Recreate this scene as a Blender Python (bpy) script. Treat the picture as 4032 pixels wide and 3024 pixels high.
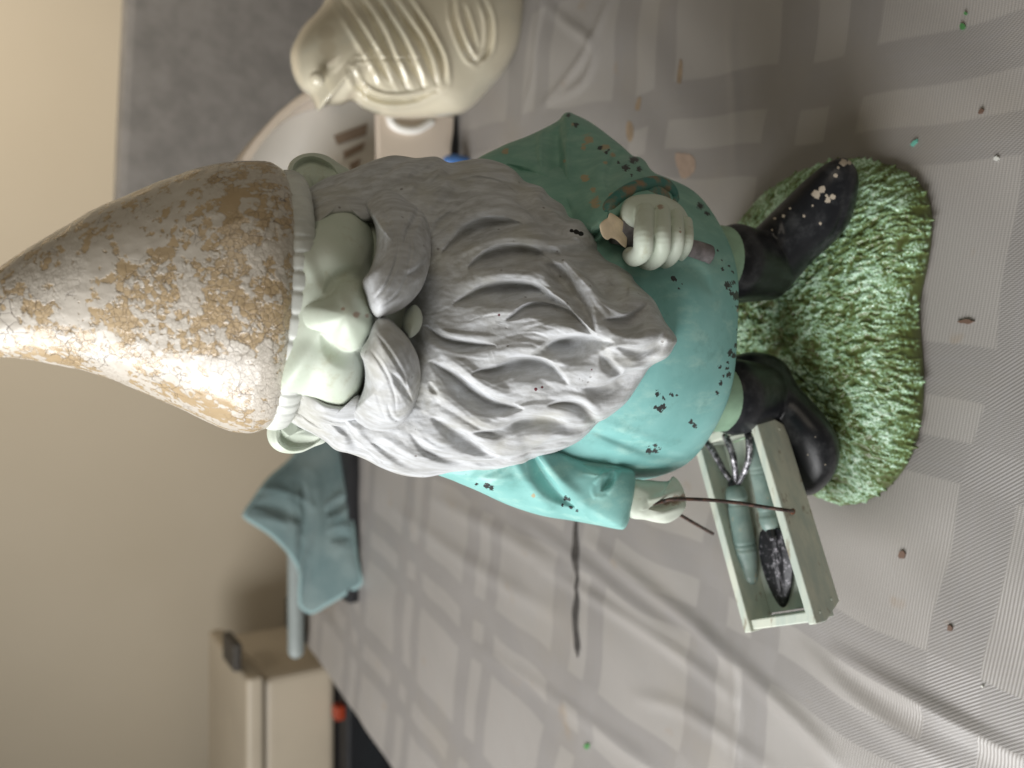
import bpy, bmesh, math, random
import numpy as np
from mathutils import Vector, Matrix, noise as mnoise

random.seed(7); RNG = np.random.default_rng(7)
S = bpy.context.scene
COL = S.collection
for o in list(bpy.data.objects): bpy.data.objects.remove(o)

# ------------------------------------------------------------------ camera, light, exposure
PITCH = math.radians(33.0)
CAM = np.array([0.0, -0.31, 0.40])
FPX = 3028.0                      # focal length in photograph pixels (4032 px wide)
cd = bpy.data.cameras.new('camera'); cam = bpy.data.objects.new('camera', cd); COL.objects.link(cam)
cd.sensor_fit = 'HORIZONTAL'; cd.sensor_width = 36.0; cd.lens = 36.0 * FPX / 4032.0
cd.clip_start = 0.01; cd.clip_end = 50.0
fwd = Vector((0, math.cos(PITCH), -math.sin(PITCH))); upv = Vector((0, math.sin(PITCH), math.cos(PITCH))); rt = Vector((1, 0, 0))
m = Matrix.Identity(4)            # phone held upright, picture stored on its side
for i in range(3):
    m[i][0] = -upv[i]; m[i][1] = rt[i]; m[i][2] = -fwd[i]; m[i][3] = CAM[i]
cam.matrix_world = m
cd.dof.use_dof = True; cd.dof.focus_distance = 0.315; cd.dof.aperture_fstop = 7.5
S.camera = cam

W = bpy.data.worlds.new('World'); S.world = W; W.use_nodes = True
W.node_tree.nodes['Background'].inputs[0].default_value = (1.0, 0.90, 0.72, 1)
W.node_tree.nodes['Background'].inputs[1].default_value = 0.09

def area(name, loc, target, sx, sy, power, col):
    l = bpy.data.lights.new(name, 'AREA'); l.shape = 'RECTANGLE'; l.size = sx; l.size_y = sy; l.energy = power; l.color = col
    o = bpy.data.objects.new(name, l); COL.objects.link(o); o.location = loc
    o.rotation_euler = (Vector(target) - Vector(loc)).to_track_quat('-Z', 'Y').to_euler()
    return o
area('window_light', (-0.98, -0.06, 0.78), (0.02, 0.03, 0.10), 1.0, 0.78, 25.5, (0.97, 0.97, 0.97))
area('warm_fill_light', (0.85, -1.0, 1.05), (0.05, 0.0, 0.15), 0.9, 0.7, 2.8, (1.0, 0.90, 0.74))  # added warm fill, keeps form on the gnome's shaded side
rl = area('wall_fill_light', (0.9, 0.35, 1.9), (0.75, 1.62, 0.35), 0.5, 0.5, 6.5, (1.0, 0.90, 0.76)); rl.data.spread = math.radians(75)  # added lamp aimed at the wall only, to brighten it

S.cycles.max_bounces = 4; S.cycles.diffuse_bounces = 3; S.cycles.glossy_bounces = 2
S.view_settings.view_transform = 'Standard'; S.view_settings.look = 'None'
S.view_settings.exposure = 0.0; S.view_settings.gamma = 1.0; S.view_settings.use_curve_mapping = False

# ------------------------------------------------------------------ helpers
def raydir(px, py):
    px = np.asarray(px, float); py = np.asarray(py, float)
    u = 1512.0 - py; w = 2016.0 - px
    return np.stack([u, FPX*math.cos(PITCH) + w*math.sin(PITCH), -FPX*math.sin(PITCH) + w*math.cos(PITCH)], -1)
def PY(px, py, Y):
    r = raydir(px, py); return CAM + r * ((np.asarray(Y, float) - CAM[1]) / r[..., 1])[..., None]
def PZ(px, py, Z):
    r = raydir(px, py); return CAM + r * ((np.asarray(Z, float) - CAM[2]) / r[..., 2])[..., None]
def proj(v):
    d = np.asarray(v, float) - CAM
    f = d[:, 1]*math.cos(PITCH) - d[:, 2]*math.sin(PITCH)
    w = (d[:, 1]*math.sin(PITCH) + d[:, 2]*math.cos(PITCH)) / f * FPX
    u = d[:, 0] / f * FPX
    return 2016.0 - w, 1512.0 - u
def sstep(a, b, x):
    t = np.clip((x - a) / (b - a), 0, 1); return t*t*(3 - 2*t)
def catmull(pts, n, closed=False):
    p = np.asarray(pts, float); k = len(p)
    if closed: q = np.vstack([p[-1], p, p[0], p[1]]); segs = k
    else: q = np.vstack([2*p[0]-p[1], p, 2*p[-1]-p[-2]]); segs = k-1
    out = []
    t = np.linspace(0, segs, n, endpoint=not closed)
    i = np.minimum(t.astype(int), segs-1); f = (t - i)[:, None]
    a, b, c, d = q[i], q[i+1], q[i+2], q[i+3]
    return 0.5*((2*b) + (-a+c)*f + (2*a-5*b+4*c-d)*f**2 + (-a+3*b-3*c+d)*f**3)
def resample_closed(pts, n):
    d = catmull(pts, 2000, True); dd = np.vstack([d, d[0]])
    L = np.r_[0, np.cumsum(np.linalg.norm(np.diff(dd, axis=0), axis=1))]
    s = np.linspace(0, L[-1], n, endpoint=False)
    return np.stack([np.interp(s, L, dd[:, j]) for j in range(d.shape[1])], 1)
def idw(ctrl, lam=2.0e-2):
    """smooth (thin plate) interpolation of scattered values"""
    c = np.asarray(ctrl, float); xy = c[:, :2]/1000.0; n = len(c)
    def U(r2): return np.where(r2 > 1e-12, r2*np.log(np.maximum(r2, 1e-12)), 0)
    K = U(((xy[:, None]-xy[None])**2).sum(-1)) + lam*np.eye(n)*.05; Pm = np.c_[np.ones(n), xy]
    Am = np.block([[K, Pm], [Pm.T, np.zeros((3, 3))]]); wv_ = np.linalg.solve(Am, np.r_[c[:, 2], 0, 0, 0])
    lo, hi = c[:, 2].min(), c[:, 2].max(); pad = .25*(hi-lo)
    def f(px, py):
        px = np.asarray(px, float)/1000.0; py = np.asarray(py, float)/1000.0
        r = wv_[n] + wv_[n+1]*px + wv_[n+2]*py
        for k in range(n): r = r + wv_[k]*U((px-xy[k, 0])**2 + (py-xy[k, 1])**2)
        return np.clip(r, lo-pad, hi+pad)
    return f
def vnoise(v, scale, oct=3, seed=0.0):
    out = np.empty(len(v))
    for i, p in enumerate(v):
        out[i] = mnoise.fractal(Vector((p[0]*scale+seed, p[1]*scale, (p[2] if len(p) > 2 else 0)*scale)), 1.0, 2.0, oct)
    return out

def mesh_obj(name, v, f, mat, parent=None, smooth=True, attrs=None, origin=None):
    v = np.asarray(v, np.float32)
    org = np.zeros(3)
    if parent is not None and parent.get('_org') is not None: org = np.array(parent['_org'][:])
    me = bpy.data.meshes.new(name)
    me.from_pydata((v - org).tolist(), [], f if isinstance(f, list) else np.asarray(f).tolist())
    me.polygons.foreach_set('use_smooth', [smooth]*len(me.polygons))
    for k, val in (attrs or {}).items():
        a = me.attributes.new(k, 'FLOAT', 'POINT'); a.data.foreach_set('value', np.asarray(val, np.float32))
    bm = bmesh.new(); bm.from_mesh(me); bmesh.ops.recalc_face_normals(bm, faces=bm.faces); bm.to_mesh(me); bm.free()
    if mat: me.materials.append(mat)
    o = bpy.data.objects.new(name, me); COL.objects.link(o)
    if parent is not None:
        o.parent = parent; o['_org'] = org.tolist()
    return o
def thing(name, label, cat, loc=(0, 0, 0), group=None):
    o = bpy.data.objects.new(name, None); COL.objects.link(o); o.location = loc; o.empty_display_size = 0.02
    o['label'] = label; o['category'] = cat; o['_org'] = [float(x) for x in loc]
    if group: o['group'] = group
    return o
def tag(o, label, cat, group=None):
    o['label'] = label; o['category'] = cat
    if group: o['group'] = group
    return o
def bake_mods(o):
    dg = bpy.context.evaluated_depsgraph_get()
    me = bpy.data.meshes.new_from_object(o.evaluated_get(dg)); o.modifiers.clear()
    nm = o.data.name; old = o.data; o.data = me; bpy.data.meshes.remove(old); me.name = nm
    me.polygons.foreach_set('use_smooth', [True]*len(me.polygons))
    return o
def remesh(o, vox, it=4, fac=0.5):
    r = o.modifiers.new('r', 'REMESH'); r.mode = 'VOXEL'; r.voxel_size = vox
    s = o.modifiers.new('s', 'SMOOTH'); s.iterations = it; s.factor = fac
    return bake_mods(o)
def getv(o):
    n = len(o.data.vertices); a = np.empty(n*3, np.float32); o.data.vertices.foreach_get('co', a); a = a.reshape(-1, 3).astype(float)
    if o.get('_org') is not None: a = a + np.array(o['_org'][:])
    return a
def setattr_v(o, name, val):
    a = o.data.attributes.new(name, 'FLOAT', 'POINT'); a.data.foreach_set('value', np.asarray(val, np.float32))

def gridfaces(nu, nv, wrap_u=True):
    i = np.arange(nv-1)[:, None]*nu; j = np.arange(nu if wrap_u else nu-1)[None, :]; j2 = (j+1) % nu
    return np.stack([i+j, i+j2, i+nu+j2, i+nu+j], -1).reshape(-1, 4)

def pillow_geo(outline, center, Yedge, front, back, ns=240, nr=60, nb=14, disp=None, e=1.0):
    O = resample_closed(outline, ns); c = np.asarray(center, float)
    ph = np.linspace(0.012, math.pi/2, nr)
    V = []; PX = []
    for k, p in enumerate(ph):
        q = c + (O - c)*math.sin(p)
        Y = Yedge(q[:, 0], q[:, 1]) if callable(Yedge) else np.full(ns, Yedge)
        b = PY(q[:, 0], q[:, 1], Y); d = raydir(q[:, 0], q[:, 1]); d /= np.linalg.norm(d, axis=1)[:, None]
        h = front*max(math.cos(p), 0)**e
        h = np.full(ns, h)
        if disp is not None: h = h + disp(q[:, 0], q[:, 1], math.sin(p))
        V.append(b - d*h[:, None]); PX.append(q)
    for p in np.linspace(math.pi/2, math.pi - 0.05, nb)[1:]:
        q = c + (O - c)*math.sin(p)
        Y = Yedge(q[:, 0], q[:, 1]) if callable(Yedge) else np.full(ns, Yedge)
        b = PY(q[:, 0], q[:, 1], Y); d = raydir(q[:, 0], q[:, 1]); d /= np.linalg.norm(d, axis=1)[:, None]
        V.append(b - d*(back*math.cos(p))); PX.append(q)
    n = len(V); V = np.vstack(V)
    F = gridfaces(ns, n).tolist()
    F.append(list(range(ns))[::-1]); F.append(list(range((n-1)*ns, n*ns)))
    return V, F
def pillow(name, outline, center, Yedge, front, back, mat, parent, **kw):
    attrf = kw.pop('attrs', None)
    V, F = pillow_geo(outline, center, Yedge, front, back, **kw)
    A = None
    if attrf:
        px, py = proj(V); A = {k: f(px, py) for k, f in attrf.items()}
    return mesh_obj(name, V, F, mat, parent, attrs=A)

def tube_geo(path, rad, ns=20, sub=0, flat=None, cap=4):
    p = np.asarray(path, float); r = np.asarray(rad, float)
    if np.ndim(r) == 0: r = np.full(len(p), float(r))
    if sub: 
        pr = catmull(np.c_[p, r], sub); p, r = pr[:, :3], np.maximum(pr[:, 3], 1e-5)
    t = np.gradient(p, axis=0); t /= np.linalg.norm(t, axis=1)[:, None] + 1e-12
    # rounded caps
    if cap:
        th = np.linspace(0, math.pi/2, cap+1)[1:]
        pa = [p[0] - t[0]*r[0]*math.sin(a) for a in th[::-1]]; ra = [max(r[0]*math.cos(a), r[0]*0.02) for a in th[::-1]]
        pb = [p[-1] + t[-1]*r[-1]*math.sin(a) for a in th]; rb = [max(r[-1]*math.cos(a), r[-1]*0.02) for a in th]
        p = np.vstack([pa, p, pb]); r = np.r_[ra, r, rb]; t = np.vstack([[t[0]]*cap, t, [t[-1]]*cap])
    ref = np.array([0, 0, 1.0]) if abs(t[0][2]) < .9 else np.array([1.0, 0, 0])
    if flat is not None: ref = np.asarray(flat[0], float)
    V = []; a = np.linspace(0, 2*math.pi, ns, endpoint=False)
    n = ref - t[0]*(ref@t[0]); n /= np.linalg.norm(n)
    for i in range(len(p)):
        n = n - t[i]*(n@t[i]); n /= np.linalg.norm(n); b = np.cross(t[i], n)
        k = flat[1] if flat is not None else 1.0
        V.append(p[i] + r[i]*(np.cos(a)[:, None]*n*k + np.sin(a)[:, None]*b))
    V = np.vstack(V); m_ = len(p)
    F = gridfaces(ns, m_).tolist(); F.append(list(range(ns))[::-1]); F.append(list(range((m_-1)*ns, m_*ns)))
    return V, F
def join(geos):
    V = []; F = []; o = 0
    for v, f in geos:
        V.append(v); F += [[i+o for i in q] for q in f]; o += len(v)
    return np.vstack(V), F
def ball_geo(c, r, ns=20, nr=12):
    c = np.asarray(c, float); r = np.asarray(r, float)*np.ones(3)
    th = np.linspace(0.03, math.pi-0.03, nr); a = np.linspace(0, 2*math.pi, ns, endpoint=False)
    V = np.vstack([c + r*np.stack([np.sin(t)*np.cos(a), np.sin(t)*np.sin(a), np.full(ns, math.cos(t))], 1) for t in th])
    F = gridfaces(ns, nr).tolist(); F.append(list(range(ns))[::-1]); F.append(list(range((nr-1)*ns, nr*ns)))
    return V, F
def prism_obj(name, poly, z0, z1, mat, parent, M, bevel=0.0, segs=2):
    """polygon in local xy extruded along local z, placed by 4x4 M (world), with bevelled edges"""
    bm = bmesh.new(); a = [bm.verts.new((x, y, z0)) for x, y in poly]; b = [bm.verts.new((x, y, z1)) for x, y in poly]
    bm.faces.new(a[::-1]); bm.faces.new(b); k = len(poly)
    for i in range(k): bm.faces.new((a[i], a[(i+1) % k], b[(i+1) % k], b[i]))
    bmesh.ops.recalc_face_normals(bm, faces=bm.faces)
    if bevel: bmesh.ops.bevel(bm, geom=bm.edges[:], offset=bevel, segments=segs, profile=0.6, affect='EDGES')
    org = Vector(parent['_org'][:]) if parent is not None and parent.get('_org') is not None else Vector((0, 0, 0))
    bmesh.ops.transform(bm, matrix=Matrix.Translation(-org) @ M, verts=bm.verts)
    me = bpy.data.meshes.new(name); bm.to_mesh(me); bm.free(); me.materials.append(mat)
    o = bpy.data.objects.new(name, me); COL.objects.link(o)
    if parent is not None: o.parent = parent; o['_org'] = list(org)
    for p in me.polygons: p.use_smooth = False
    return o
def box_obj(name, lo, hi, mat, parent=None, M=Matrix.Identity(4), bevel=0.001, segs=2):
    return prism_obj(name, [(lo[0], lo[1]), (hi[0], lo[1]), (hi[0], hi[1]), (lo[0], hi[1])], lo[2], hi[2], mat, parent, M, bevel, segs)

# carved strokes: each (points, width on the steep side, width on the gentle side, depth in m)
def carve(strokes, lip=0.25, n=18):
    prep = []
    for pts, wt, wb, dep in strokes:
        q = catmull(pts, n); prep.append((q, wt, wb, dep))
    def f(px, py, r=0):
        out = np.zeros(px.shape); lipf = np.zeros(px.shape)
        for q, wt, wb, dep in prep:
            mrg = max(wt, wb)*2.2
            msk = (px > q[:, 0].min()-mrg) & (px < q[:, 0].max()+mrg) & (py > q[:, 1].min()-mrg) & (py < q[:, 1].max()+mrg)
            if not msk.any(): continue
            x = px[msk]; y = py[msk]; best = np.full(x.shape, 1e9); side = np.zeros(x.shape); par = np.zeros(x.shape)
            for i in range(len(q)-1):
                a = q[i]; d = q[i+1]-a; L2 = d@d
                t = np.clip(((x-a[0])*d[0] + (y-a[1])*d[1])/L2, 0, 1)
                ex = x-a[0]-t*d[0]; ey = y-a[1]-t*d[1]; D = np.hypot(ex, ey)
                s = d[0]*ey - d[1]*ex
                k = D < best; best[k] = D[k]; side[k] = s[k]; par[k] = (i+t[k])/(len(q)-1)
            tp = np.clip(np.sin(np.pi*np.clip(par*0.94+0.03, 0, 1)), 0, 1)**0.65
            w = np.where(side > 0, wb, wt)*np.maximum(tp, .15)
            z = best/w
            val = dep*tp*(1 - sstep(0, 1, z))
            out[msk] = np.maximum(out[msk], val)
            lz = np.where(side < 0, np.exp(-((best - wt - .30*wb)/(0.42*wb))**2), .7*np.exp(-((best - 1.2*wb)/(0.38*wb))**2))
            lipf[msk] = np.maximum(lipf[msk], lip*dep*tp*lz)
        return lipf - out
    return f
def bumpf(items):
    """gaussian swellings (px,py,rx,ry,h)"""
    def f(px, py, r=0):
        h = np.zeros(px.shape)
        for x, y, rx, ry, a in items: h = h + a*np.exp(-((px-x)/rx)**2 - ((py-y)/ry)**2)
        return h
    return f
def spots(lst):
    def f(px, py):
        h = np.zeros(px.shape)
        for x, y, r in lst:
            h = np.maximum(h, np.exp(-((px-x)**2 + (py-y)**2)/(1.3*r*r)))
        return h
    return f

# ------------------------------------------------------------------ materials
class NT:
    def __init__(s, name):
        s.m = bpy.data.materials.new(name); s.m.use_nodes = True; s.t = s.m.node_tree; s.b = s.t.nodes['Principled BSDF']
    def n(s, typ, **kw):
        x = s.t.nodes.new(typ)
        for k, v in kw.items():
            if k.startswith('i_'): x.inputs[k[2:].replace('_', ' ')].default_value = v
            else: setattr(x, k, v)
        return x
    def l(s, a, b): s.t.links.new(a, b)
    def coord(s, scale=(1, 1, 1), rot=(0, 0, 0)):
        tc = s.n('ShaderNodeTexCoord'); mp = s.n('ShaderNodeMapping'); mp.inputs['Scale'].default_value = scale; mp.inputs['Rotation'].default_value = rot
        s.l(tc.outputs['Object'], mp.inputs[0]); return mp.outputs[0]
    def noise(s, scale, detail=4, rough=.55, vec=None, dist=0):
        x = s.n('ShaderNodeTexNoise'); x.inputs['Scale'].default_value = scale; x.inputs['Detail'].default_value = detail; x.inputs['Roughness'].default_value = rough; x.inputs['Distortion'].default_value = dist
        s.l(vec if vec is not None else s.coord(), x.inputs['Vector']); return x.outputs[0]
    def voro(s, scale, feature='F1', vec=None, rand=1.0):
        x = s.n('ShaderNodeTexVoronoi'); x.feature = feature; x.inputs['Scale'].default_value = scale; x.inputs['Randomness'].default_value = rand
        s.l(vec if vec is not None else s.coord(), x.inputs['Vector']); return x
    def ramp(s, fac, stops, interp='LINEAR'):
        r = s.n('ShaderNodeValToRGB'); e = r.color_ramp.elements; r.color_ramp.interpolation = interp
        while len(e) < len(stops): e.new(0.5)
        for el, (p, c) in zip(e, stops): el.position = p; el.color = (c if len(c) == 4 else (*c, 1)) if not isinstance(c, (int, float)) else (c, c, c, 1)
        s.l(fac, r.inputs[0]); return r.outputs[0]
    def sm(s, fac, a, b):
        x = s.n('ShaderNodeMapRange'); x.interpolation_type = 'SMOOTHSTEP'; x.inputs[1].default_value = a; x.inputs[2].default_value = b
        s.l(fac, x.inputs[0]); return x.outputs[0]
    def math(s, op, a, b=None, clamp=False):
        x = s.n('ShaderNodeMath', operation=op, use_clamp=clamp)
        for i, v in enumerate((a, b)):
            if v is None: continue
            if isinstance(v, (int, float)): x.inputs[i].default_value = v
            else: s.l(v, x.inputs[i])
        return x.outputs[0]
    def mix(s, fac, a, b, blend='MIX'):
        x = s.n('ShaderNodeMix'); x.data_type = 'RGBA'; x.blend_type = blend
        for i, v in ((0, fac), (6, a), (7, b)):
            if isinstance(v, (int, float)): x.inputs[i].default_value = v
            elif isinstance(v, tuple): x.inputs[i].default_value = (*v, 1)
            else: s.l(v, x.inputs[i])
        return x.outputs[2]
    def attr(s, name):
        x = s.n('ShaderNodeAttribute'); x.attribute_name = name; return x.outputs['Fac']
    def bump(s, h, strength=.3, dist=.0005, prev=None):
        x = s.n('ShaderNodeBump'); x.inputs['Strength'].default_value = strength; x.inputs['Distance'].default_value = dist
        s.l(h, x.inputs['Height'])
        if prev is not None: s.l(prev, x.inputs['Normal'])
        return x.outputs[0]
    def fin(s, col=None, rough=.5, normal=None, spec=.5, coat=0, coat_r=.1, metal=0, sheen=0):
        for k, v in (('Base Color', col), ('Roughness', rough), ('Normal', normal), ('Specular IOR Level', spec), ('Coat Weight', coat), ('Coat Roughness', coat_r), ('Metallic', metal), ('Sheen Weight', sheen)):
            if v is None: continue
            if isinstance(v, tuple): s.b.inputs[k].default_value = (*v, 1)
            elif isinstance(v, (int, float)): s.b.inputs[k].default_value = v
            else: s.l(v, s.b.inputs[k])
        return s.m
M = {}
def simple(name, col, rough=.5, var=.12, scale=60, bump=.15, bscale=400, **kw):
    t = NT(name); a = t.noise(scale, 5)
    c = t.mix(t.sm(a, .3, .7), tuple(x*(1-var) for x in col), tuple(min(1, x*(1+var)) for x in col))
    M[name] = t.fin(c, rough, t.bump(t.noise(bscale, 3), bump, .0004), **kw); return M[name]

# hat: chalky white paint flaking off an ochre glaze, crazed all over
t = NT('hat_paint'); co0 = t.coord(); dn = t.n('ShaderNodeTexNoise'); dn.inputs['Scale'].default_value = 160; dn.inputs['Detail'].default_value = 3; t.l(co0, dn.inputs['Vector'])
vm = t.n('ShaderNodeVectorMath', operation='MULTIPLY_ADD'); t.l(dn.outputs['Color'], vm.inputs[0]); vm.inputs[1].default_value = (.0035,)*3; t.l(co0, vm.inputs[2]); co = vm.outputs[0]
cells = t.voro(480, 'F1', co); big = t.noise(42, 5, .6, t.coord((1, 1, .75))); mid = t.noise(150, 4, .6)
v = t.math('ADD', t.math('MULTIPLY', big, .8), t.math('MULTIPLY', mid, .75))
sep = t.n('ShaderNodeSeparateColor'); t.l(cells.outputs['Color'], sep.inputs[0])
v = t.math('ADD', v, t.math('MULTIPLY', sep.outputs[0], .16))
flake = t.sm(v, .805, .86)
zc = t.n('ShaderNodeSeparateXYZ'); t.l(co, zc.inputs[0])
ed = t.voro(480, 'DISTANCE_TO_EDGE', co).outputs['Distance']; ed2 = t.voro(190, 'DISTANCE_TO_EDGE', co).outputs['Distance']
crm = t.sm(t.noise(30, 3), .42, .56)
crack = t.math('MULTIPLY', t.math('SUBTRACT', 1.0, t.sm(ed, .02, .07)), t.math('MULTIPLY', crm, t.math('SUBTRACT', 1.0, t.math('MULTIPLY', flake, .6))))
crack2 = t.math('MULTIPLY', t.math('SUBTRACT', 1.0, t.sm(ed2, .004, .02)), t.sm(t.noise(55, 3), .5, .6))
ochre = t.mix(t.noise(90, 4), (.43, .31, .17), (.58, .45, .29)); white = t.mix(t.noise(70, 4), (.54, .485, .41), (.67, .625, .55))
c = t.mix(flake, ochre, white); c = t.mix(t.math('MULTIPLY', crack, .5), c, (.28, .20, .13)); c = t.mix(t.math('MULTIPLY', crack2, .8), c, (.10, .06, .04))
h = t.math('SUBTRACT', t.math('MULTIPLY', flake, .8), t.math('ADD', t.math('MULTIPLY', crack, .6), crack2))
tilt = t.math('MULTIPLY', t.noise(420, 2), t.math('ADD', t.math('MULTIPLY', crm, 1.0), .25))
h = t.math('ADD', h, tilt)
M['hat'] = t.fin(c, t.mix(flake, (.24,)*3, (.42,)*3), t.bump(h, .60, .0007), coat=.45, coat_r=.14)

# drybrushed beard paint
def hairmat(name, base, lo):
    t = NT(name); st = t.noise(260, 5, .65, t.coord((1, 1, .16), (0, .15, 0))); bl = t.noise(38, 4)
    c = t.mix(t.sm(st, .3, .72), lo, base); c = t.mix(t.math('MULTIPLY', t.sm(bl, .48, .75), .45), c, (.47, .45, .34))
    pit = t.voro(240); pm = t.math('MULTIPLY', t.math('SUBTRACT', 1.0, t.sm(pit.outputs['Distance'], .10, .16)), t.sm(t.noise(60, 2), .56, .62))
    c = t.mix(t.math('MULTIPLY', pm, .6), c, (.14, .11, .09))
    ch = t.sm(t.math('ADD', t.attr('chip'), t.math('MULTIPLY', t.noise(300, 3), .5)), .80, .84)
    rd = t.sm(t.math('ADD', t.attr('stain'), t.math('MULTIPLY', t.noise(500, 3), .7)), .95, 1.0)
    c = t.mix(rd, c, (.12, .02, .03)); c = t.mix(ch, c, (.006, .005, .005))
    h = t.math('SUBTRACT', t.math('ADD', t.math('MULTIPLY', st, .9), t.math('MULTIPLY', t.noise(520, 3), .5)), t.math('ADD', pm, ch))
    M[name] = t.fin(c, .5, t.bump(h, .65, .0005), spec=.4); return M[name]
hairmat('beard', (.64, .66, .685), (.42, .425, .42))

t = NT('skin'); a = t.noise(45, 4); c = t.mix(t.sm(a, .35, .7), (.60, .67, .56), (.68, .73, .64))
d = t.math('MULTIPLY', t.sm(t.noise(110, 6, .75), .52, .72), .5); c = t.mix(d, c, (.43, .42, .28))
pm = t.math('SUBTRACT', 1.0, t.sm(t.voro(130).outputs['Distance'], .025, .05)); pm = t.math('MULTIPLY', pm, t.sm(t.noise(50, 2), .58, .64))
c = t.mix(t.math('MULTIPLY', pm, .7), c, (.16, .11, .07))
c = t.mix(t.math('MULTIPLY', t.sm(t.math('ADD', t.attr('rub'), t.math('MULTIPLY', t.noise(330, 4, .7), 1.4)), 1.15, 1.5), .7), c, (.32, .17, .11))
M['skin'] = t.fin(c, .46, t.bump(t.noise(420, 2), .08, .0004), spec=.45)

t = NT('coat'); a = t.noise(30, 4); b = t.noise(110, 5, .65, t.coord((1, 1, .45)))
c = t.mix(t.sm(a, .3, .7), (.21, .49, .47), (.29, .60, .575)); c = t.mix(t.math('MULTIPLY', t.sm(b, .48, .72), .75), c, (.40, .68, .62)); c = t.mix(t.math('MULTIPLY', t.sm(t.noise(64, 5, .7), .52, .72), .5), c, (.15, .36, .33))
g = t.attr('green'); c = t.mix(t.math('MULTIPLY', g, .8), c, t.mix(t.sm(b, .3, .7), (.18, .35, .26), (.27, .46, .35)))  # painted shade: greener, darker tone where the coat turns from the window
tn = t.sm(t.math('ADD', t.math('MULTIPLY', t.attr('tan'), .6), t.math('MULTIPLY', t.noise(190, 5, .7, t.coord((1, 1, .5))), 1.5)), 1.08, 1.22); c = t.mix(t.math('MULTIPLY', tn, .85), c, (.46, .35, .20))
vc = t.n('ShaderNodeSeparateColor'); t.l(t.voro(900).outputs['Color'], vc.inputs[0])
ch = t.sm(t.math('ADD', t.math('ADD', t.attr('chip'), t.math('MULTIPLY', t.noise(420, 3, .6), .7)), t.math('MULTIPLY', vc.outputs[0], .45)), 1.08, 1.12); c = t.mix(ch, c, (.035, .04, .04))
sp = t.math('MULTIPLY', t.math('SUBTRACT', 1.0, t.sm(t.voro(260).outputs['Distance'], .05, .11)), t.sm(t.noise(70, 2), .62, .68)); c = t.mix(t.math('MULTIPLY', sp, .7), c, (.05, .07, .07))
M['coat'] = t.fin(c, .42, t.bump(t.noise(380, 4), .10, .0005, t.bump(ch, -.5, .0006)), spec=.4)
t = NT('cuff_paint'); a = t.noise(140, 4); c = t.mix(t.sm(a, .42, .62), (.05, .20, .17), (.26, .18, .10)); M['cuff'] = t.fin(c, .5, t.bump(a, .2, .0005))
simple('trouser', (.30, .47, .33), .45, .15, 80, .1)
t = NT('boot'); a = t.noise(70, 6, .7); c = t.mix(t.sm(a, .45, .75), (.010, .011, .014), (.060, .062, .066))
ch = t.sm(t.math('ADD', t.attr('chip'), t.math('MULTIPLY', t.noise(420, 4, .7), 1.2)), 1.05, 1.12); c = t.mix(ch, c, (.52, .45, .36))
M['boot'] = t.fin(c, .33, t.bump(ch, .5, .0006, t.bump(t.noise(200, 4), .12, .0006)), spec=.45)
t = NT('grass_paint'); a = t.noise(110, 5, .6); b = t.noise(380, 3)
c = t.mix(t.sm(a, .35, .62), (.08, .105, .03), (.15, .22, .09)); M['turf'] = t.fin(c, .5, t.bump(b, .5, .001))
t = NT('grass_blade_paint'); r = t.attr('tone'); a = t.noise(170, 4)
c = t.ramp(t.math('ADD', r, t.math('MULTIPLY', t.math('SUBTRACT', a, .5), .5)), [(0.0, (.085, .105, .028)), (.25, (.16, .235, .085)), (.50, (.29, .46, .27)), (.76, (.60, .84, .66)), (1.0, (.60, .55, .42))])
M['blade'] = t.fin(c, .33, t.bump(t.noise(600, 2), .2, .0004))

t = NT('stick_paint'); a = t.noise(120, 5, .6, t.coord((1, 1, 1))); c = t.mix(t.sm(a, .35, .7), (.13, .12, .12), (.30, .27, .28)); M['stick'] = t.fin(c, .5, t.bump(a, .4, .0005))
simple('raw_resin', (.82, .67, .48), .7, .15, 120, .5, 300)
def woodmat(name, base, alt, worn):
    t = NT(name); g = t.noise(90, 5, .65, t.coord((.16, 1, 1))); w = t.noise(170, 5, .7, t.coord((.3, 1, 1)))
    c = t.mix(t.sm(g, .35, .65), alt, base); c = t.mix(t.math('MULTIPLY', t.sm(w, .58, .70), .8), c, worn)
    rs = t.attr('rust'); c = t.mix(t.sm(t.math('ADD', rs, t.math('MULTIPLY', t.noise(400, 3), .4)), .6, .95), c, (.14, .045, .018))
    M[name] = t.fin(c, .5, t.bump(g, .6, .0007)); return M[name]
woodmat('box_wood', (.64, .67, .57), (.48, .55, .49), (.25, .20, .13))
t = NT('handle_paint'); g = t.noise(90, 4); w = t.noise(190, 5, .7)
c = t.mix(t.sm(g, .35, .65), (.15, .22, .20), (.23, .30, .27)); c = t.mix(t.math('MULTIPLY', t.sm(w, .58, .68), .7), c, (.36, .30, .19)); M['handle'] = t.fin(c, .42, t.bump(w, .3, .0004))
t = NT('tool_metal'); w = t.noise(260, 5, .7); c = t.mix(t.sm(w, .52, .66), (.018, .018, .021), (.22, .21, .23)); M['tine'] = None; M['metal'] = t.fin(c, .36, t.bump(w, .5, .0005), metal=.35)
t = NT('tine_metal'); w = t.noise(300, 4, .7); c = t.mix(t.sm(w, .45, .62), (.05, .05, .055), (.42, .41, .44)); M['tine'] = t.fin(c, .34, t.bump(w, .4, .0005), metal=.5)
t = NT('rusty_wire'); w = t.noise(500, 4); c = t.mix(t.sm(w, .4, .65), (.025, .016, .014), (.10, .045, .028)); M['wire'] = t.fin(c, .6, t.bump(w, .5, .0003))
simple('rust', (.16, .055, .02), .8, .4, 300, .5)
simple('dark_hole', (.03, .018, .012), .8, .3)

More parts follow.
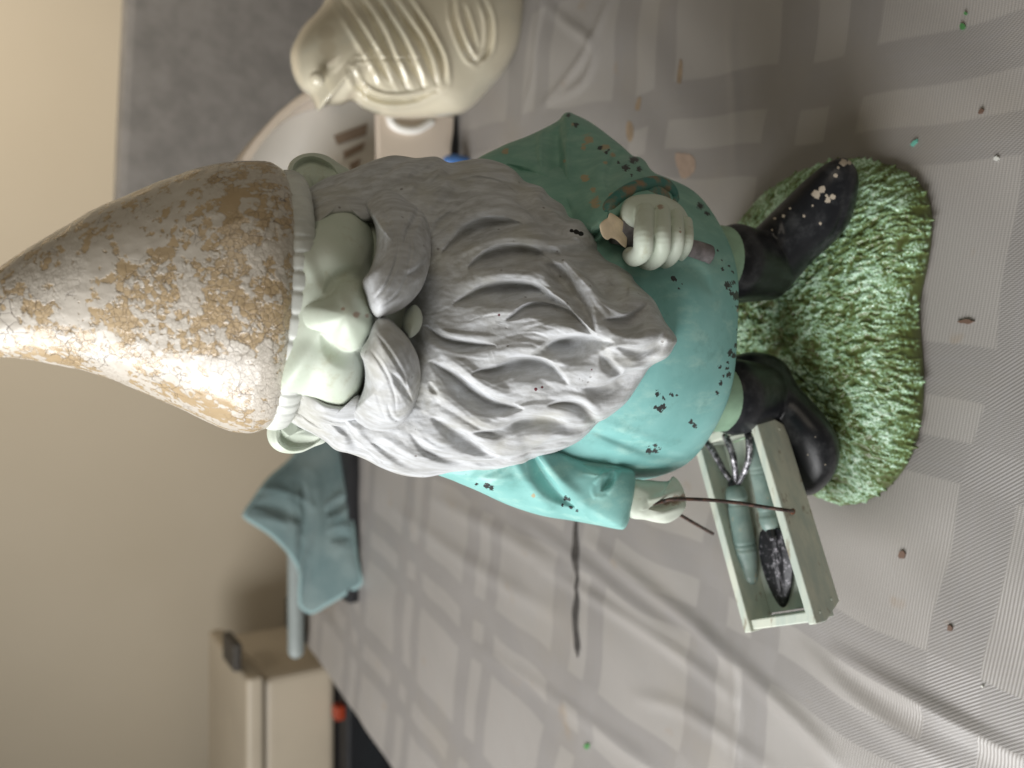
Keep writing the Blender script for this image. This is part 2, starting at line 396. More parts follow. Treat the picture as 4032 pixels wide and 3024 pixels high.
# glazed bird
t = NT('bird_glaze'); a = t.noise(14, 4); z = t.noise(30, 4); c = t.mix(t.sm(a, .35, .7), (.78, .71, .54), (.70, .65, .50)); c = t.mix(t.math('MULTIPLY', t.sm(z, .55, .75), .4), c, (.60, .60, .52))
c = t.mix(t.math('MULTIPLY', t.sm(t.attr('rub'), .35, .8), .25), c, (.36, .26, .14))
M['bird'] = t.fin(c, .12, t.bump(t.noise(40, 2), .05, .002), spec=.7, coat=1.0, coat_r=.05)
simple('white_plastic', (.86, .84, .79), .42, .04, 8, .03, 200)
simple('tub_plastic', (.72, .62, .52), .5, .05, 8, .03, 200)
simple('slot_dark', (.34, .26, .20), .7, .05)
t = NT('towel'); a = t.noise(16, 4); b = t.noise(420, 3); c = t.mix(t.sm(a, .35, .7), (.115, .17, .172), (.18, .235, .23)); c = t.mix(t.sm(t.attr('hem'), .4, .7), c, (.24, .35, .35)); M['towel'] = t.fin(c, .9, t.bump(b, .8, .002), sheen=.3, spec=.15)
simple('black_plastic', (.012, .012, .014), .5, .2)
simple('latch_dark', (.06, .052, .042), .6, .1)
simple('grey_rail', (.25, .28, .27), .5, .08, 20)
t = NT('grey_fabric'); a = t.noise(26, 5, .65); b = t.noise(500, 2); c = t.mix(t.sm(a, .3, .7), (.22, .21, .198), (.29, .275, .26)); M['fabric'] = t.fin(c, .95, t.bump(b, .6, .002), spec=.1)
t = NT('wall_paint'); a = t.noise(3.0, 4); c = t.mix(a, (.58, .505, .385), (.65, .575, .455)); M['wall'] = t.fin(c, .75, t.bump(t.noise(160, 3), .15, .001), spec=.2)
simple('beige_plastic', (.55, .475, .365), .45, .06, 6, .04)
simple('beige_lid', (.52, .45, .345), .5, .06, 6, .04)
simple('floor_tile', (.05, .04, .032), .5, .2, 6)
simple('blue_plastic', (.08, .20, .50), .35, .1)
simple('orange_plastic', (.38, .05, .015), .45, .1)
simple('teal_plastic', (.12, .26, .30), .5, .1)
simple('table_wood', (.20, .12, .07), .5, .2, 20)

# woven tablecloth: plaid of satin bars and ribbed cells
t = NT('tablecloth'); co = t.coord(); sx = t.n('ShaderNodeSeparateXYZ'); t.l(co, sx.inputs[0])
pa, pb = t.attr('pa'), t.attr('pb')
def cellmask(val, off):
    f = t.math('FRACT', t.math('DIVIDE', t.math('ADD', val, off), .158))
    def band(a, b): return t.math('MULTIPLY', t.sm(f, a-.006, a+.006), t.math('SUBTRACT', 1.0, t.sm(f, b-.006, b+.006)))
    return t.math('MAXIMUM', band(.03, .60), band(.73, .86)), t.math('MAXIMUM', t.math('MAXIMUM', band(.635, .65), band(.90, .915)), band(.97, .985))
ma, la = cellmask(pa, 10.0 + .395 - .158*0); mb, lb = cellmask(pb, 10.0 - .24 + .158*2)
cell = t.math('MULTIPLY', ma, mb); line = t.math('MAXIMUM', la, lb)
only = t.math('ABSOLUTE', t.math('SUBTRACT', ma, mb))
ra = t.math('SINE', t.math('MULTIPLY', sx.outputs[0], 2*math.pi/.0016)); rb = t.math('SINE', t.math('MULTIPLY', sx.outputs[1], 2*math.pi/.0016))
rd_ = t.math('SINE', t.math('MULTIPLY', t.math('ADD', sx.outputs[0], sx.outputs[1]), 2*math.pi/.0022)); tw = t.math('SINE', t.math('MULTIPLY', sx.outputs[0], 2*math.pi/.0009))
rib = t.mix(cell, t.mix(only, rd_, t.math('ADD', t.math('MULTIPLY', rd_, .7), t.math('MULTIPLY', tw, .5))), t.math('ADD', rb, t.math('MULTIPLY', tw, .5)))
blot = t.noise(9, 3, .6)
c = t.mix(cell, (.272, .256, .243), (.335, .315, .295)); c = t.mix(t.math('MULTIPLY', line, .35), c, (.28, .265, .26)); 
c = t.mix(1.0, c, t.mix(t.sm(rib, -.7, .9), (.87,)*3, (1.11,)*3), 'MULTIPLY')
c = t.mix(t.math('MULTIPLY', t.sm(blot, .5, .75), .22), c, (.32, .275, .205))
stn = t.math('MULTIPLY', t.sm(t.noise(26, 3), .66, .72), .35); c = t.mix(stn, c, (.30, .22, .14))
sp = t.math('MULTIPLY', t.math('SUBTRACT', 1.0, t.sm(t.voro(60).outputs['Distance'], .03, .07)), t.sm(t.noise(14, 2), .60, .64)); c = t.mix(t.math('MULTIPLY', sp, .6), c, (.15, .11, .07))
M['cloth'] = t.fin(c, t.mix(cell, (.42,)*3, (.36,)*3), t.bump(rib, .22, .0006), spec=.7, coat=.3, coat_r=.28)
t.b.inputs['Anisotropic'].default_value = .4
tg = t.n('ShaderNodeTangent'); tg.direction_type = 'RADIAL'; tg.axis = 'X'
simple('tear_dark', (.05, .045, .04), .8, .4, 200)

# ------------------------------------------------------------------ setting: room shell, table, cloth
def plane_obj(name, pts, mat, kind='structure'):
    o = mesh_obj(name, np.array(pts, float), [[0, 1, 2, 3]], mat, smooth=False); o['kind'] = kind; return o
plane_obj('wall', [(-3, 1.62, -.75), (3, 1.62, -.75), (3, 1.62, 2.4), (-3, 1.62, 2.4)], M['wall'])
plane_obj('floor', [(-3, -1.5, -.75), (3, -1.5, -.75), (3, 1.62, -.75), (-3, 1.62, -.75)], M['floor_tile'])

YAW = -math.atan2(.177, .984)
Rz = Matrix.Rotation(YAW, 4, 'Z')
RIDGES = [([(3300, 2570), (3500, 2690), (3760, 2840), (4060, 3010)], .0045, .0032),
          ([(3180, 2560), (3330, 2720), (3560, 2900), (3760, 3040)], .006, .0022),
          ([(2330, 2140), (2520, 2290), (2760, 2480), (2860, 2600)], .006, .0030),
          ([(2130, 2230), (2420, 2400), (2700, 2590), (2880, 2740)], .0055, .0028),
          ([(2080, 2060), (2280, 2210), (2480, 2370), (2760, 2560)], .007, .0024),
          ([(2780, 2500), (2980, 2680), (3200, 2900), (3320, 3040)], .006, .0026),
          ([(2500, 2740), (2680, 2790), (2860, 2900), (3050, 3040)], .005, .0016),
          ([(1900, 2560), (2200, 2760), (2480, 2960), (2600, 3050)], .007, .0016),
          ([(1700, 1960), (1900, 2060), (2150, 2200), (2300, 2270)], .009, .0026),
          ([(1550, 2000), (1800, 2180), (1990, 2300), (2200, 2420)], .009, .0022),
          ([(2130, 0), (2230, 90), (2340, 180), (2300, 320), (2180, 390)], .004, .0022),
          ([(2400, 0), (2330, 170), (2240, 300), (2130, 420)], .004, .0020),
          ([(2890, -60), (2880, 200), (2895, 450), (2900, 700)], .0025, .0010),
          ([(2890, 2480), (2895, 2650), (2900, 2850), (2900, 3050)], .0022, .0009),
          ([(2050, 480), (2100, 300), (2120, 100), (2140, -100)], .004, .0014)]
_rw = []
for pts, w, h in RIDGES:
    q = catmull(pts, 20); q = PZ(q[:, 0], q[:, 1], 0.0)[:, :2]; _rw.append((q, w, h*1.2))
def clothZ(x, y):
    x = np.asarray(x, float); y = np.asarray(y, float); z = np.zeros(x.shape)
    for q, w, h in _rw:
        best = np.full(x.shape, 1e9); par = np.zeros(x.shape)
        for i in range(len(q)-1):
            a = q[i]; d = q[i+1]-a; tt = np.clip(((x-a[0])*d[0]+(y-a[1])*d[1])/(d@d), 0, 1)
            D = np.hypot(x-a[0]-tt*d[0], y-a[1]-tt*d[1]); k = D < best; best[k] = D[k]; par[k] = ((i+tt)/(len(q)-1))[k]
        z = z + h*np.exp(-(best/w)**2)*np.sin(np.pi*np.clip(par*.9+.05, 0, 1))**.7
    z = z + .0007*np.sin(x*37+y*21)*np.sin(y*29-x*13) + .0005*np.sin(x*90-y*60+2*np.sin(y*31))
    keep = np.exp(-(((x-.03)/.13)**2 + ((y+.03)/.11)**2)**2)
    return z*(1-keep)
na, nb_ = 430, 360
aa = np.r_[np.linspace(-.583, 1.0, na)]; bb = np.r_[np.linspace(-.42, .829, nb_)]
A, B = np.meshgrid(aa, bb); X = A*math.cos(YAW) - B*math.sin(YAW); Y = A*math.sin(YAW) + B*math.cos(YAW)
Z = clothZ(X.ravel(), Y.ravel()).reshape(X.shape)
ov = np.maximum(np.maximum(-.575-A, B-.821), 0)     # cloth bends down over the table edge
A2 = np.maximum(A, -.579); B2 = np.minimum(B, .825)
Z = Z - ov*ov*60
V = np.stack([A2, B2, Z], -1).reshape(-1, 3)
skirt = []
F = gridfaces(na, nb_, False).tolist()
# hanging skirt along the left and far edges
def add_skirt(idx, outdir):
    global V, F
    base = len(V); rows = 6; k = len(idx)
    for r in range(1, rows+1):
        p = V[idx].copy(); p[:, 2] -= .03*r; wob = .006*np.sin(np.arange(k)*.13)*r/rows
        p[:, 0] += outdir[0]*(.004+wob); p[:, 1] += outdir[1]*(.004+wob); V = np.vstack([V, p])
    for r in range(rows):
        up = idx if r == 0 else np.arange(k)+base+(r-1)*k; dn = np.arange(k)+base+r*k
        for i in range(k-1): F.append([int(up[i]), int(up[i+1]), int(dn[i+1]), int(dn[i])])
add_skirt(np.arange(nb_)*na, (-1, 0)); add_skirt((nb_-1)*na + np.arange(na), (0, 1))
wa = .0022*np.sin(V[:, 1]*31+V[:, 0]*9) + .0014*np.sin(V[:, 1]*74+1); wb_ = .0022*np.sin(V[:, 0]*27+V[:, 1]*11+2) + .0014*np.sin(V[:, 0]*69)
cloth = mesh_obj('tablecloth', V, F, M['cloth'], attrs={'pa': V[:, 0]+wa, 'pb': V[:, 1]+wb_}); cloth.rotation_euler = (0, 0, YAW)
tag(cloth, 'greyish beige woven plaid tablecloth with wrinkles under the gnome', 'tablecloth')
cloth['_org'] = [0, 0, 0]
tb = thing('table', 'table hidden under the plaid tablecloth', 'table', (0, 0, -.75))
box_obj('table_top', (-.572, -.42, -.03), (1.0, .818, -.004), M['table_wood'], tb, Rz, .002)
for x, y in ((-.54, -.38), (.95, -.38), (-.54, .78), (.95, .78)):
    box_obj('leg', (x-.025, y-.025, -.75), (x+.025, y+.025, -.031), M['table_wood'], tb, Rz, .003)

def flat_patch(name, pts, mat, parent=None, lift=.0008, jag=0.0, n=40):
    q = resample_closed(pts, n); c = q.mean(0)
    if jag: q = c + (q-c)*(1 + jag*RNG.uniform(-1, 1, (len(q), 1)))
    P0 = PZ(q[:, 0], q[:, 1], 0.0); pc = PZ(c[0], c[1], 0.0)
    rings = [pc + (P0-pc)*k for k in (0.3, .65, 1.0, 1.0)]
    V = np.vstack(rings); z = clothZ(V[:, 0], V[:, 1]); V[:, 2] = z + lift; V[-n:, 2] -= lift*1.2
    F = gridfaces(n, 4).tolist(); F.append(list(range(n)))
    o = mesh_obj(name, V, F, mat, smooth=False)
    if parent is not None:
        o.parent = parent; o.matrix_parent_inverse = parent.matrix_world.inverted() if False else Matrix.Rotation(-YAW, 4, 'Z')
    return o
strip = [(2262, 2070), (2280, 2070), (2284, 2200), (2274, 2320), (2282, 2440), (2284, 2560), (2268, 2600), (2262, 2540), (2266, 2420), (2260, 2300), (2264, 2180)]
# irregular dark smear, wider and narrower along its length
ys = np.linspace(2040, 2590, 60); wd = np.interp(ys, [2040, 2100, 2180, 2235, 2262, 2320, 2400, 2470, 2550, 2590], [5, 9, 13, 11, 5, 7, 13, 10, 12, 1]) + .8*np.sin(ys*.3); cx_ = 2272 + 4*np.sin(ys*.02)
L_ = PZ(cx_-wd, ys, 0.0); R_ = PZ(cx_+wd, ys, 0.0); C_ = PZ(cx_, ys, 0.0)
V = np.vstack([L_, C_, R_]); V[:, 2] = clothZ(V[:, 0], V[:, 1]) + .0008; k = len(ys)
F = [[i, i+1, k+i+1, k+i] for i in range(k-1)] + [[k+i, k+i+1, 2*k+i+1, 2*k+i] for i in range(k-1)]
o = mesh_obj('smear', V, F, M['tear_dark']); o.parent = cloth; o.matrix_parent_inverse = Matrix.Rotation(-YAW, 4, 'Z'); o['label'] = 'dark dirty streak on the cloth'
simple('peach_stain', (.36, .27, .21), .6, .1, 200); simple('brown_stain', (.28, .21, .14), .7, .2, 200)
for pts, mt in (([(2660, 610), (2700, 605), (2735, 625), (2728, 680), (2695, 705), (2670, 665)], 'peach_stain'),
                ([(2470, 480), (2490, 490), (2495, 530), (2480, 560), (2466, 530)], 'brown_stain'),
                ([(2676, 240), (2686, 245), (2684, 320), (2668, 320)], 'brown_stain'),
                ([(2505, 395), (2520, 380), (2516, 430), (2500, 430)], 'brown_stain')):
    o = flat_patch('stain', pts, M[mt], cloth, .00025, .08)

# ------------------------------------------------------------------ the gnome
GO = (0.031, 0.0, 0.0)
G = thing('garden_gnome', 'weathered garden gnome with flaking cream hat, grey beard and teal coat', 'garden gnome', GO)

# hat: rings along a slightly leaning axis
stn = np.array([(-185, 1218, 8), (-172, 1216, 38), (-140, 1222, 78), (-80, 1240, 122), (0, 1227, 177), (90, 1200, 214), (182, 1178, 250), (280, 1156, 286), (365, 1141, 320), (460, 1136, 354), (547, 1137, 390), (640, 1142, 428), (729, 1148, 466), (810, 1156, 496), (875, 1165, 515), (930, 1172, 526), (980, 1177, 530), (1022, 1180, 525), (1052, 1183, 512), (1072, 1185, 495), (1082, 1186, 478), (1078, 1186, 440)], float)
sd = catmull(stn, 150)
AX = np.array([.045, .132, .99]); AX /= np.linalg.norm(AX)
e1 = np.array([1, 0, 0]) - AX*AX[0]; e1 /= np.linalg.norm(e1); e2 = np.cross(AX, e1)
def hatY(x): return np.interp(x, [-185, 1085], [.017, .0])
ns = 260; a = np.linspace(0, 2*np.pi, ns, endpoint=False); V = []
cen = PY(sd[:, 0], sd[:, 1], hatY(sd[:, 0])); dep = (cen-CAM) @ np.array(fwd); rad = sd[:, 2]/FPX*dep
for c_, r_ in zip(cen, rad):
    V.append(c_ + r_*(np.cos(a)[:, None]*e1 + np.sin(a)[:, None]*e2))
V = np.vstack(V); nn = np.repeat(cen, ns, 0); out = V-nn; out /= np.linalg.norm(out, axis=1)[:, None]+1e-9
V = V + out*(.0007*vnoise(V, 28, 2, 3.1) + .00022*vnoise(V, 260, 2, 1.7))[:, None]
F = gridfaces(ns, len(sd)).tolist(); F.append(list(range(ns)))
hat = mesh_obj('hat', V, F, M['hat'], G); BC = cen[-1]; BR = rad[sd[:, 2].argmax()]
# pleated band under the brim
V = []; nb2 = 600; a = np.linspace(0, 2*np.pi, nb2, endpoint=False)
rib = 1 - np.exp(-((np.mod(a*22/np.pi + .3*np.sin(a*5), 1)-.5)/.12)**2)
for k, th in enumerate(np.linspace(0, 2*np.pi, 14, endpoint=False)):
    rr = .0487 + .0030*np.cos(th) + .0007*(rib-1)*(1 if math.cos(th) > 0 else 0); zz = -.0022 + .0048*math.sin(th)
    V.append(BC + rr[:, None]*(np.cos(a)[:, None]*e1 + np.sin(a)[:, None]*e2) + AX*zz)
V = np.vstack(V); F = gridfaces(nb2, 14).tolist(); o0 = 13*nb2
F += [[o0+i, o0+(i+1) % nb2, (i+1) % nb2, i] for i in range(nb2)]
simple('band_paint', (.62, .64, .60), .45, .1, 120, .2)
mesh_obj('hat_band', V, F, M['band_paint'], hat)

# skull and face
V, F = ball_geo((.034, .004, .283), (.047, .046, .045), 60, 40)
mesh_obj('head', V, F, M['skin'], G)
cheeks = bumpf([(1345, 975, 140, 140, .0060), (1350, 1475, 150, 140, .0035)])
def nose(px, py, r=0):
    w = np.interp(px, [1150, 1300, 1390, 1480], [92, 112, 146, 136]); dy = py - 1238 - .10*(px-1375)
    return .0250*sstep(1110, 1400, px)*np.exp(-np.abs(dy/w)**3.6)*np.sqrt(np.clip(1-(np.maximum(px-1385, 0)/92)**2, 0, 1))
ncr = carve([([(1270, 1322), (1310, 1362), (1360, 1392), (1420, 1388), (1450, 1360)], 26, 70, .0026), ([(1280, 1150), (1325, 1106), (1372, 1086), (1420, 1096), (1445, 1130)], 56, 24, .0024)], 0)
def facedisp(px, py, r=0): 
    n_ = nose(px, py); c_ = cheeks(px, py); return c_ + .25*n_ + ncr(px, py)
face_out = [(1110, 890), (1205, 868), (1300, 832), (1380, 828), (1440, 858), (1476, 930), (1480, 1010), (1490, 1100), (1510, 1240), (1490, 1370), (1445, 1440), (1436, 1490), (1412, 1560), (1362, 1604), (1290, 1602), (1200, 1562), (1100, 1545), (1090, 1400), (1085, 1220), (1095, 1050)]
def noz(px, py): return np.zeros(px.shape)
face = pillow('face', face_out, (1320, 1230), -.028, .0275, .02, M['skin'], G, ns=300, nr=140, disp=facedisp, e=.95,
       attrs={'rub': spots([(1405, 1240, 16), (1445, 1243, 12), (1350, 1215, 10)])})
nz = pillow('nose', [(1165, 1240), (1180, 1195), (1235, 1175), (1290, 1150), (1330, 1108), (1372, 1092), (1415, 1102), (1442, 1150), (1468, 1212), (1472, 1280), (1442, 1335), (1406, 1380), (1365, 1389), (1322, 1372), (1288, 1330), (1225, 1312), (1180, 1292)], (1362, 1240), idw([(1170, 1240, -.040), (1290, 1150, -.047), (1290, 1330, -.047), (1375, 1092, -.049), (1365, 1389, -.049), (1470, 1245, -.056), (1360, 1240, -.052)]), .0185, .012, M['skin'], G, ns=160, nr=60, e=.8, attrs={'rub': spots([(1405, 1240, 16), (1445, 1243, 12), (1350, 1215, 10)])})
sm_ = nz.modifiers.new('s', 'SMOOTH'); sm_.iterations = 30; sm_.factor = .6; bake_mods(nz)
# ears
er = carve([([(1150, 690), (1175, 650), (1225, 632), (1290, 655), (1330, 690)], 20, 60, .0045)], .2)
pillow('ear', [(1140, 735), (1131, 690), (1140, 642), (1178, 612), (1230, 602), (1282, 611), (1330, 640), (1385, 685), (1330, 760), (1250, 800), (1170, 790)], (1240, 695), .004, .007, .008, M['skin'], G, ns=120, nr=60, disp=lambda x, y, r: er(x, y)*(1-sstep(.85, 1, r)), e=.6)
el = carve([([(1105, 1700), (1110, 1735), (1150, 1762), (1210, 1755), (1260, 1730)], 60, 14, .0045)], .2)
pillow('ear', [(1058, 1675), (1052, 1720), (1072, 1760), (1115, 1783), (1180, 1783), (1235, 1760), (1285, 1735), (1270, 1680), (1190, 1630), (1110, 1620)], (1160, 1705), .004, .007, .008, M['skin'], G, ns=120, nr=60, disp=lambda x, y, r: el(x, y)*(1-sstep(.85, 1, r)), e=.6)

# beard
beard_out = [(1160, 790), (1215, 742), (1285, 700), (1370, 672), (1462, 634), (1541, 612), (1600, 616), (1640, 622), (1717, 616), (1768, 640), (1825, 632), (1898, 624), (1970, 640), (2024, 669), (2064, 712), (2097, 724), (2136, 738), (2165, 772), (2219, 805), (2250, 850), (2295, 860), (2326, 886), (2350, 935), (2366, 985), (2395, 1020), (2444, 1046), (2488, 1080), (2503, 1108), (2534, 1141), (2574, 1180), (2598, 1224), (2620, 1268), (2665, 1331), (2655, 1364), (2627, 1407), (2564, 1442), (2532, 1487), (2505, 1530), (2463, 1588), (2395, 1643), (2353, 1668), (2311, 1711), (2269, 1744), (2184, 1782), (2100, 1808), (2049, 1838), (1922, 1857), (1800, 1860), (1740, 1868), (1669, 1880), (1584, 1871), (1503, 1843), (1440, 1810), (1380, 1787), (1321, 1772), (1278, 1736), (1225, 1705), (1169, 1677), (1125, 1640), (1105, 1560), (1120, 1400), (1130, 1150), (1130, 900)]
HW = [  # lit side hollows
 ([(1673, 1282), (1736, 1331), (1795, 1350), (1871, 1358), (1950, 1362)], 9, 26, .0030),
 ([(1700, 1424), (1795, 1487), (1880, 1556), (1964, 1592), (2050, 1607)], 12, 52, .0050),
 ([(1705, 1645), (1770, 1687), (1838, 1732), (1905, 1774), (1965, 1797)], 10, 40, .0040),
 ([(1618, 1708), (1660, 1761), (1719, 1795), (1795, 1816), (1880, 1822), (1985, 1808), (2095, 1776)], 9, 22, .0024),
 ([(1470, 1745), (1563, 1803), (1627, 1837), (1703, 1852), (1800, 1858)], 10, 34, .0035),
 ([(1370, 1690), (1400, 1745), (1450, 1790), (1510, 1820)], 9, 30, .0030),
 ([(1870, 1466), (1943, 1455), (1998, 1434), (2044, 1422), (2100, 1420), (2142, 1430), (2184, 1457), (2230, 1500)], 12, 62, .0048),
 ([(2095, 1398), (2176, 1356), (2235, 1341), (2311, 1333), (2400, 1345)], 12, 75, .0055),
 ([(1870, 1702), (1943, 1700), (1998, 1679), (2049, 1656), (2100, 1649), (2151, 1649), (2197, 1660), (2239, 1681), (2290, 1684), (2350, 1668)], 10, 46, .0040),
 ([(2160, 1594), (2227, 1588), (2281, 1597), (2319, 1626), (2353, 1654), (2385, 1658)], 9, 28, .0034),
 ([(2305, 1527), (2362, 1529), (2412, 1512), (2463, 1478), (2530, 1450)], 11, 66, .0052),
 ([(2385, 1262), (2459, 1261), (2501, 1238), (2545, 1198)], 11, 62, .0052),
 ([(2100, 1765), (2142, 1753), (2205, 1737), (2260, 1742)], 7, 18, .0018),
 ([(2437, 1366), (2505, 1381), (2547, 1377), (2585, 1352), (2622, 1300)], 10, 42, .0046),
 ([(2366, 1400), (2412, 1445), (2465, 1480)], 10, 32, .0032),
 ([(1690, 1505), (1705, 1530), (1722, 1552)], 6, 14, .0014),
 # shaded side
 ([(1745, 995), (1826, 925), (1898, 890), (1970, 880), (2050, 882)], 16, 58, .0048),
 ([(1850, 1050), (1898, 1018), (1952, 996), (2043, 987), (2110, 996), (2180, 1030)], 14, 52, .0048),
 ([(1795, 1192), (1862, 1159), (1916, 1137), (2006, 1128), (2100, 1137), (2180, 1180), (2240, 1215)], 13, 58, .0050),
 ([(2000, 1256), (2060, 1218), (2120, 1202), (2200, 1215), (2270, 1260), (2345, 1325)], 12, 40, .0042),
 ([(2110, 1005), (2160, 1050), (2208, 1115), (2255, 1165), (2303, 1235), (2340, 1300)], 26, 34, .0046),
 ([(2235, 1030), (2317, 1085), (2365, 1150), (2420, 1195), (2466, 1218), (2530, 1205)], 60, 16, .0042),
 ([(2095, 998), (2172, 1007), (2245, 1004), (2317, 995), (2375, 980)], 24, 18, .0030),
 ([(2095, 850), (2154, 888), (2208, 931), (2275, 950)], 20, 26, .0026),
 ([(1795, 815), (1862, 770), (1934, 756), (2006, 772), (2066, 818), (2120, 880)], 42, 12, .0036),
 ([(1620, 780), (1699, 727), (1789, 680), (1880, 664), (1970, 682), (2042, 727), (2110, 760)], 30, 14, .0030),
 ([(1490, 712), (1536, 665), (1580, 638), (1630, 622)], 26, 12, .0030),
 ([(1640, 760), (1675, 700), (1715, 662), (1770, 640)], 24, 14, .0028),
 ([(2125, 775), (2180, 815), (2230, 850), (2262, 862)], 20, 14, .0022),
 ([(1270, 760), (1310, 730), (1350, 715)], 16, 12, .0018), ([(1700, 860), (1760, 800), (1850, 740), (1950, 725), (2040, 760)], 26, 16, .0026), ([(1690, 940), (1750, 880), (1830, 830)], 16, 26, .0022), ([(1560, 720), (1640, 690), (1700, 650)], 14, 20, .0020), ([(1400, 730), (1460, 690), (1520, 650)], 14, 22, .0020),
 ([(1180, 1600), (1225, 1650), (1270, 1690)], 12, 18, .0016), ([(1290, 1640), (1340, 1680), (1380, 1720)], 12, 18, .0016),
]
main = carve([(p, a*2.3, b*1.4, d*1.45) for p, a, b, d in HW], .36)
rs = np.random.default_rng(11); STR = []
for p, a, b, d in HW:
    p = np.asarray(p, float)
    for k in (-1.7, -1.0, .6, 1.2, 1.9):
        q = p + np.array([rs.uniform(-30, 30), k*max(b, 30)*1.0 + rs.uniform(-6, 6)]); i0 = rs.integers(0, 2)
        q = q[i0:] if len(q) - i0 >= 3 else q
        STR.append((q, rs.uniform(5, 8), rs.uniform(8, 14), rs.uniform(.00010, .00028)))
fine = carve(STR, .5, 8)
bc = lambda px, py: main(px, py) + fine(px, py)
def bnoise(px, py, s, k):  # smooth pseudo noise in strand direction
    return np.sin(px*s*.35+np.sin(py*s+k)*1.7+k)*np.sin(py*s*1.0+np.sin(px*s*.5)*1.3)
def beard_d(px, py, r): return bc(px, py) - .017*(1-sstep(1430, 1760, px))*np.exp(-((py-1240)/360.)**6) + .00010*bnoise(px, py, .11, 2.0)
bY = idw([(1200, 760, .0), (1180, 1600, -.004), (1250, 1200, .0), (1560, 625, -.008), (1600, 1860, -.008), (1980, 660, -.022), (1980, 1840, -.022), (2250, 860, -.042), (2300, 1710, -.042), (2500, 1110, -.062), (2500, 1530, -.062), (2660, 1331, -.078), (1900, 1250, -.022)])
beard = pillow('beard', beard_out, (1900, 1250), bY, .046, .03, M['beard'], G, ns=620, nr=230, disp=beard_d, e=.72,
               attrs={'chip': spots([(2250, 908, 9), (2268, 913, 12), (2288, 920, 12)]), 'stain': spots([(2110, 1532, 9), (2135, 1524, 7), (1965, 1240, 6), (2330, 1455, 5)])})
sm_ = beard.modifiers.new('s', 'SMOOTH'); sm_.iterations = 4; sm_.factor = .5; bake_mods(beard)
# sideburns running up beside the cheeks
for outl, cen_, ct, st_ in (([(1185, 790), (1250, 738), (1350, 715), (1440, 728), (1500, 755), (1490, 840), (1440, 872), (1385, 846), (1305, 852), (1220, 890)], (1350, 785), [(1200, 800, -.016), (1350, 725, -.012), (1490, 770, -.022), (1440, 850, -.032), (1300, 830, -.028)], [([(1220, 830), (1290, 780), (1380, 765), (1470, 790)], 8, 12, .0012), ([(1260, 765), (1340, 745), (1430, 750)], 8, 12, .0010)]),
                             ([(1130, 1525), (1215, 1546), (1290, 1586), (1360, 1592), (1408, 1555), (1450, 1600), (1455, 1690), (1390, 1705), (1310, 1702), (1225, 1675), (1150, 1625)], (1300, 1655), [(1150, 1580, -.016), (1300, 1700, -.012), (1450, 1690, -.022), (1412, 1575, -.034), (1290, 1606, -.030)], [([(1180, 1580), (1250, 1630), (1330, 1660), (1430, 1650)], 8, 12, .0012), ([(1190, 1625), (1270, 1670), (1360, 1685)], 8, 12, .0010)])):
    pillow('sideburn', outl, cen_, idw(ct), .0115, .014, M['beard'], G, ns=160, nr=50, disp=carve(st_, .4), e=.7)
# moustache halves
mr = carve([([(1590, 955), (1610, 905), (1640, 850), (1655, 800)], 20, 24, .0030), ([(1600, 1085), (1645, 1060), (1690, 1010)], 12, 30, .0026), ([(1500, 800), (1540, 900), (1560, 1000)], 10, 16, .0009), ([(1560, 790), (1600, 880), (1620, 980), (1600, 1080)], 8, 12, .0007), ([(1470, 1180), (1520, 1120), (1560, 1020), (1570, 920)], 8, 14, .0008), ([(1500, 1210), (1570, 1150), (1610, 1060)], 8, 12, .0007), ([(1480, 1060), (1510, 980), (1515, 890)], 8, 12, .0006)], .4)
mY = -.036
pillow('moustache', [(1425, 1112), (1455, 1065), (1476, 1000), (1482, 930), (1468, 870), (1440, 820), (1430, 775), (1470, 745), (1520, 740), (1565, 755), (1605, 788), (1645, 815), (1675, 852), (1692, 905), (1697, 980), (1690, 1050), (1668, 1120), (1640, 1165), (1590, 1212), (1530, 1240), (1490, 1250), (1462, 1225), (1440, 1165)], (1575, 990), idw([(1430, 790, -.020), (1520, 750, -.026), (1640, 815, -.036), (1695, 960, -.048), (1500, 1230, -.062), (1450, 1100, -.056), (1475, 950, -.046), (1640, 1160, -.058), (1570, 990, -.050)]), .026, .018, M['beard'], G, ns=260, nr=90, disp=mr, e=.7)
ml = carve([([(1545, 1470), (1580, 1510), (1625, 1580)], 10, 24, .0030), ([(1525, 1590), (1545, 1640), (1575, 1660)], 8, 14, .0014), ([(1480, 1310), (1540, 1390), (1590, 1480), (1610, 1560)], 8, 14, .0008), ([(1460, 1380), (1510, 1450), (1550, 1540), (1560, 1620)], 8, 12, .0008), ([(1455, 1480), (1490, 1570), (1520, 1660)], 8, 12, .0007), ([(1530, 1300), (1590, 1370), (1630, 1460)], 8, 12, .0006)], .4)
pillow('moustache', [(1420, 1390), (1450, 1330), (1480, 1262), (1520, 1250), (1565, 1285), (1610, 1335), (1642, 1395), (1656, 1460), (1652, 1520), (1630, 1600), (1600, 1655), (1550, 1692), (1490, 1705), (1430, 1700), (1395, 1680), (1380, 1640), (1405, 1590), (1432, 1530), (1438, 1470), (1430, 1420)], (1535, 1490), idw([(1400, 1660, -.020), (1490, 1700, -.026), (1600, 1655, -.036), (1656, 1480, -.050), (1490, 1260, -.062), (1430, 1400, -.056), (1435, 1500, -.046), (1600, 1330, -.060), (1535, 1490, -.050)]), .026, .018, M['beard'], G, ns=260, nr=90, disp=ml, e=.7)
pillow('lip', [(1588, 1245), (1625, 1202), (1652, 1215), (1664, 1255), (1652, 1300), (1618, 1330), (1600, 1315), (1585, 1285)], (1625, 1265), -.058, .006, .008, M['skin'], G, ns=80, nr=30)

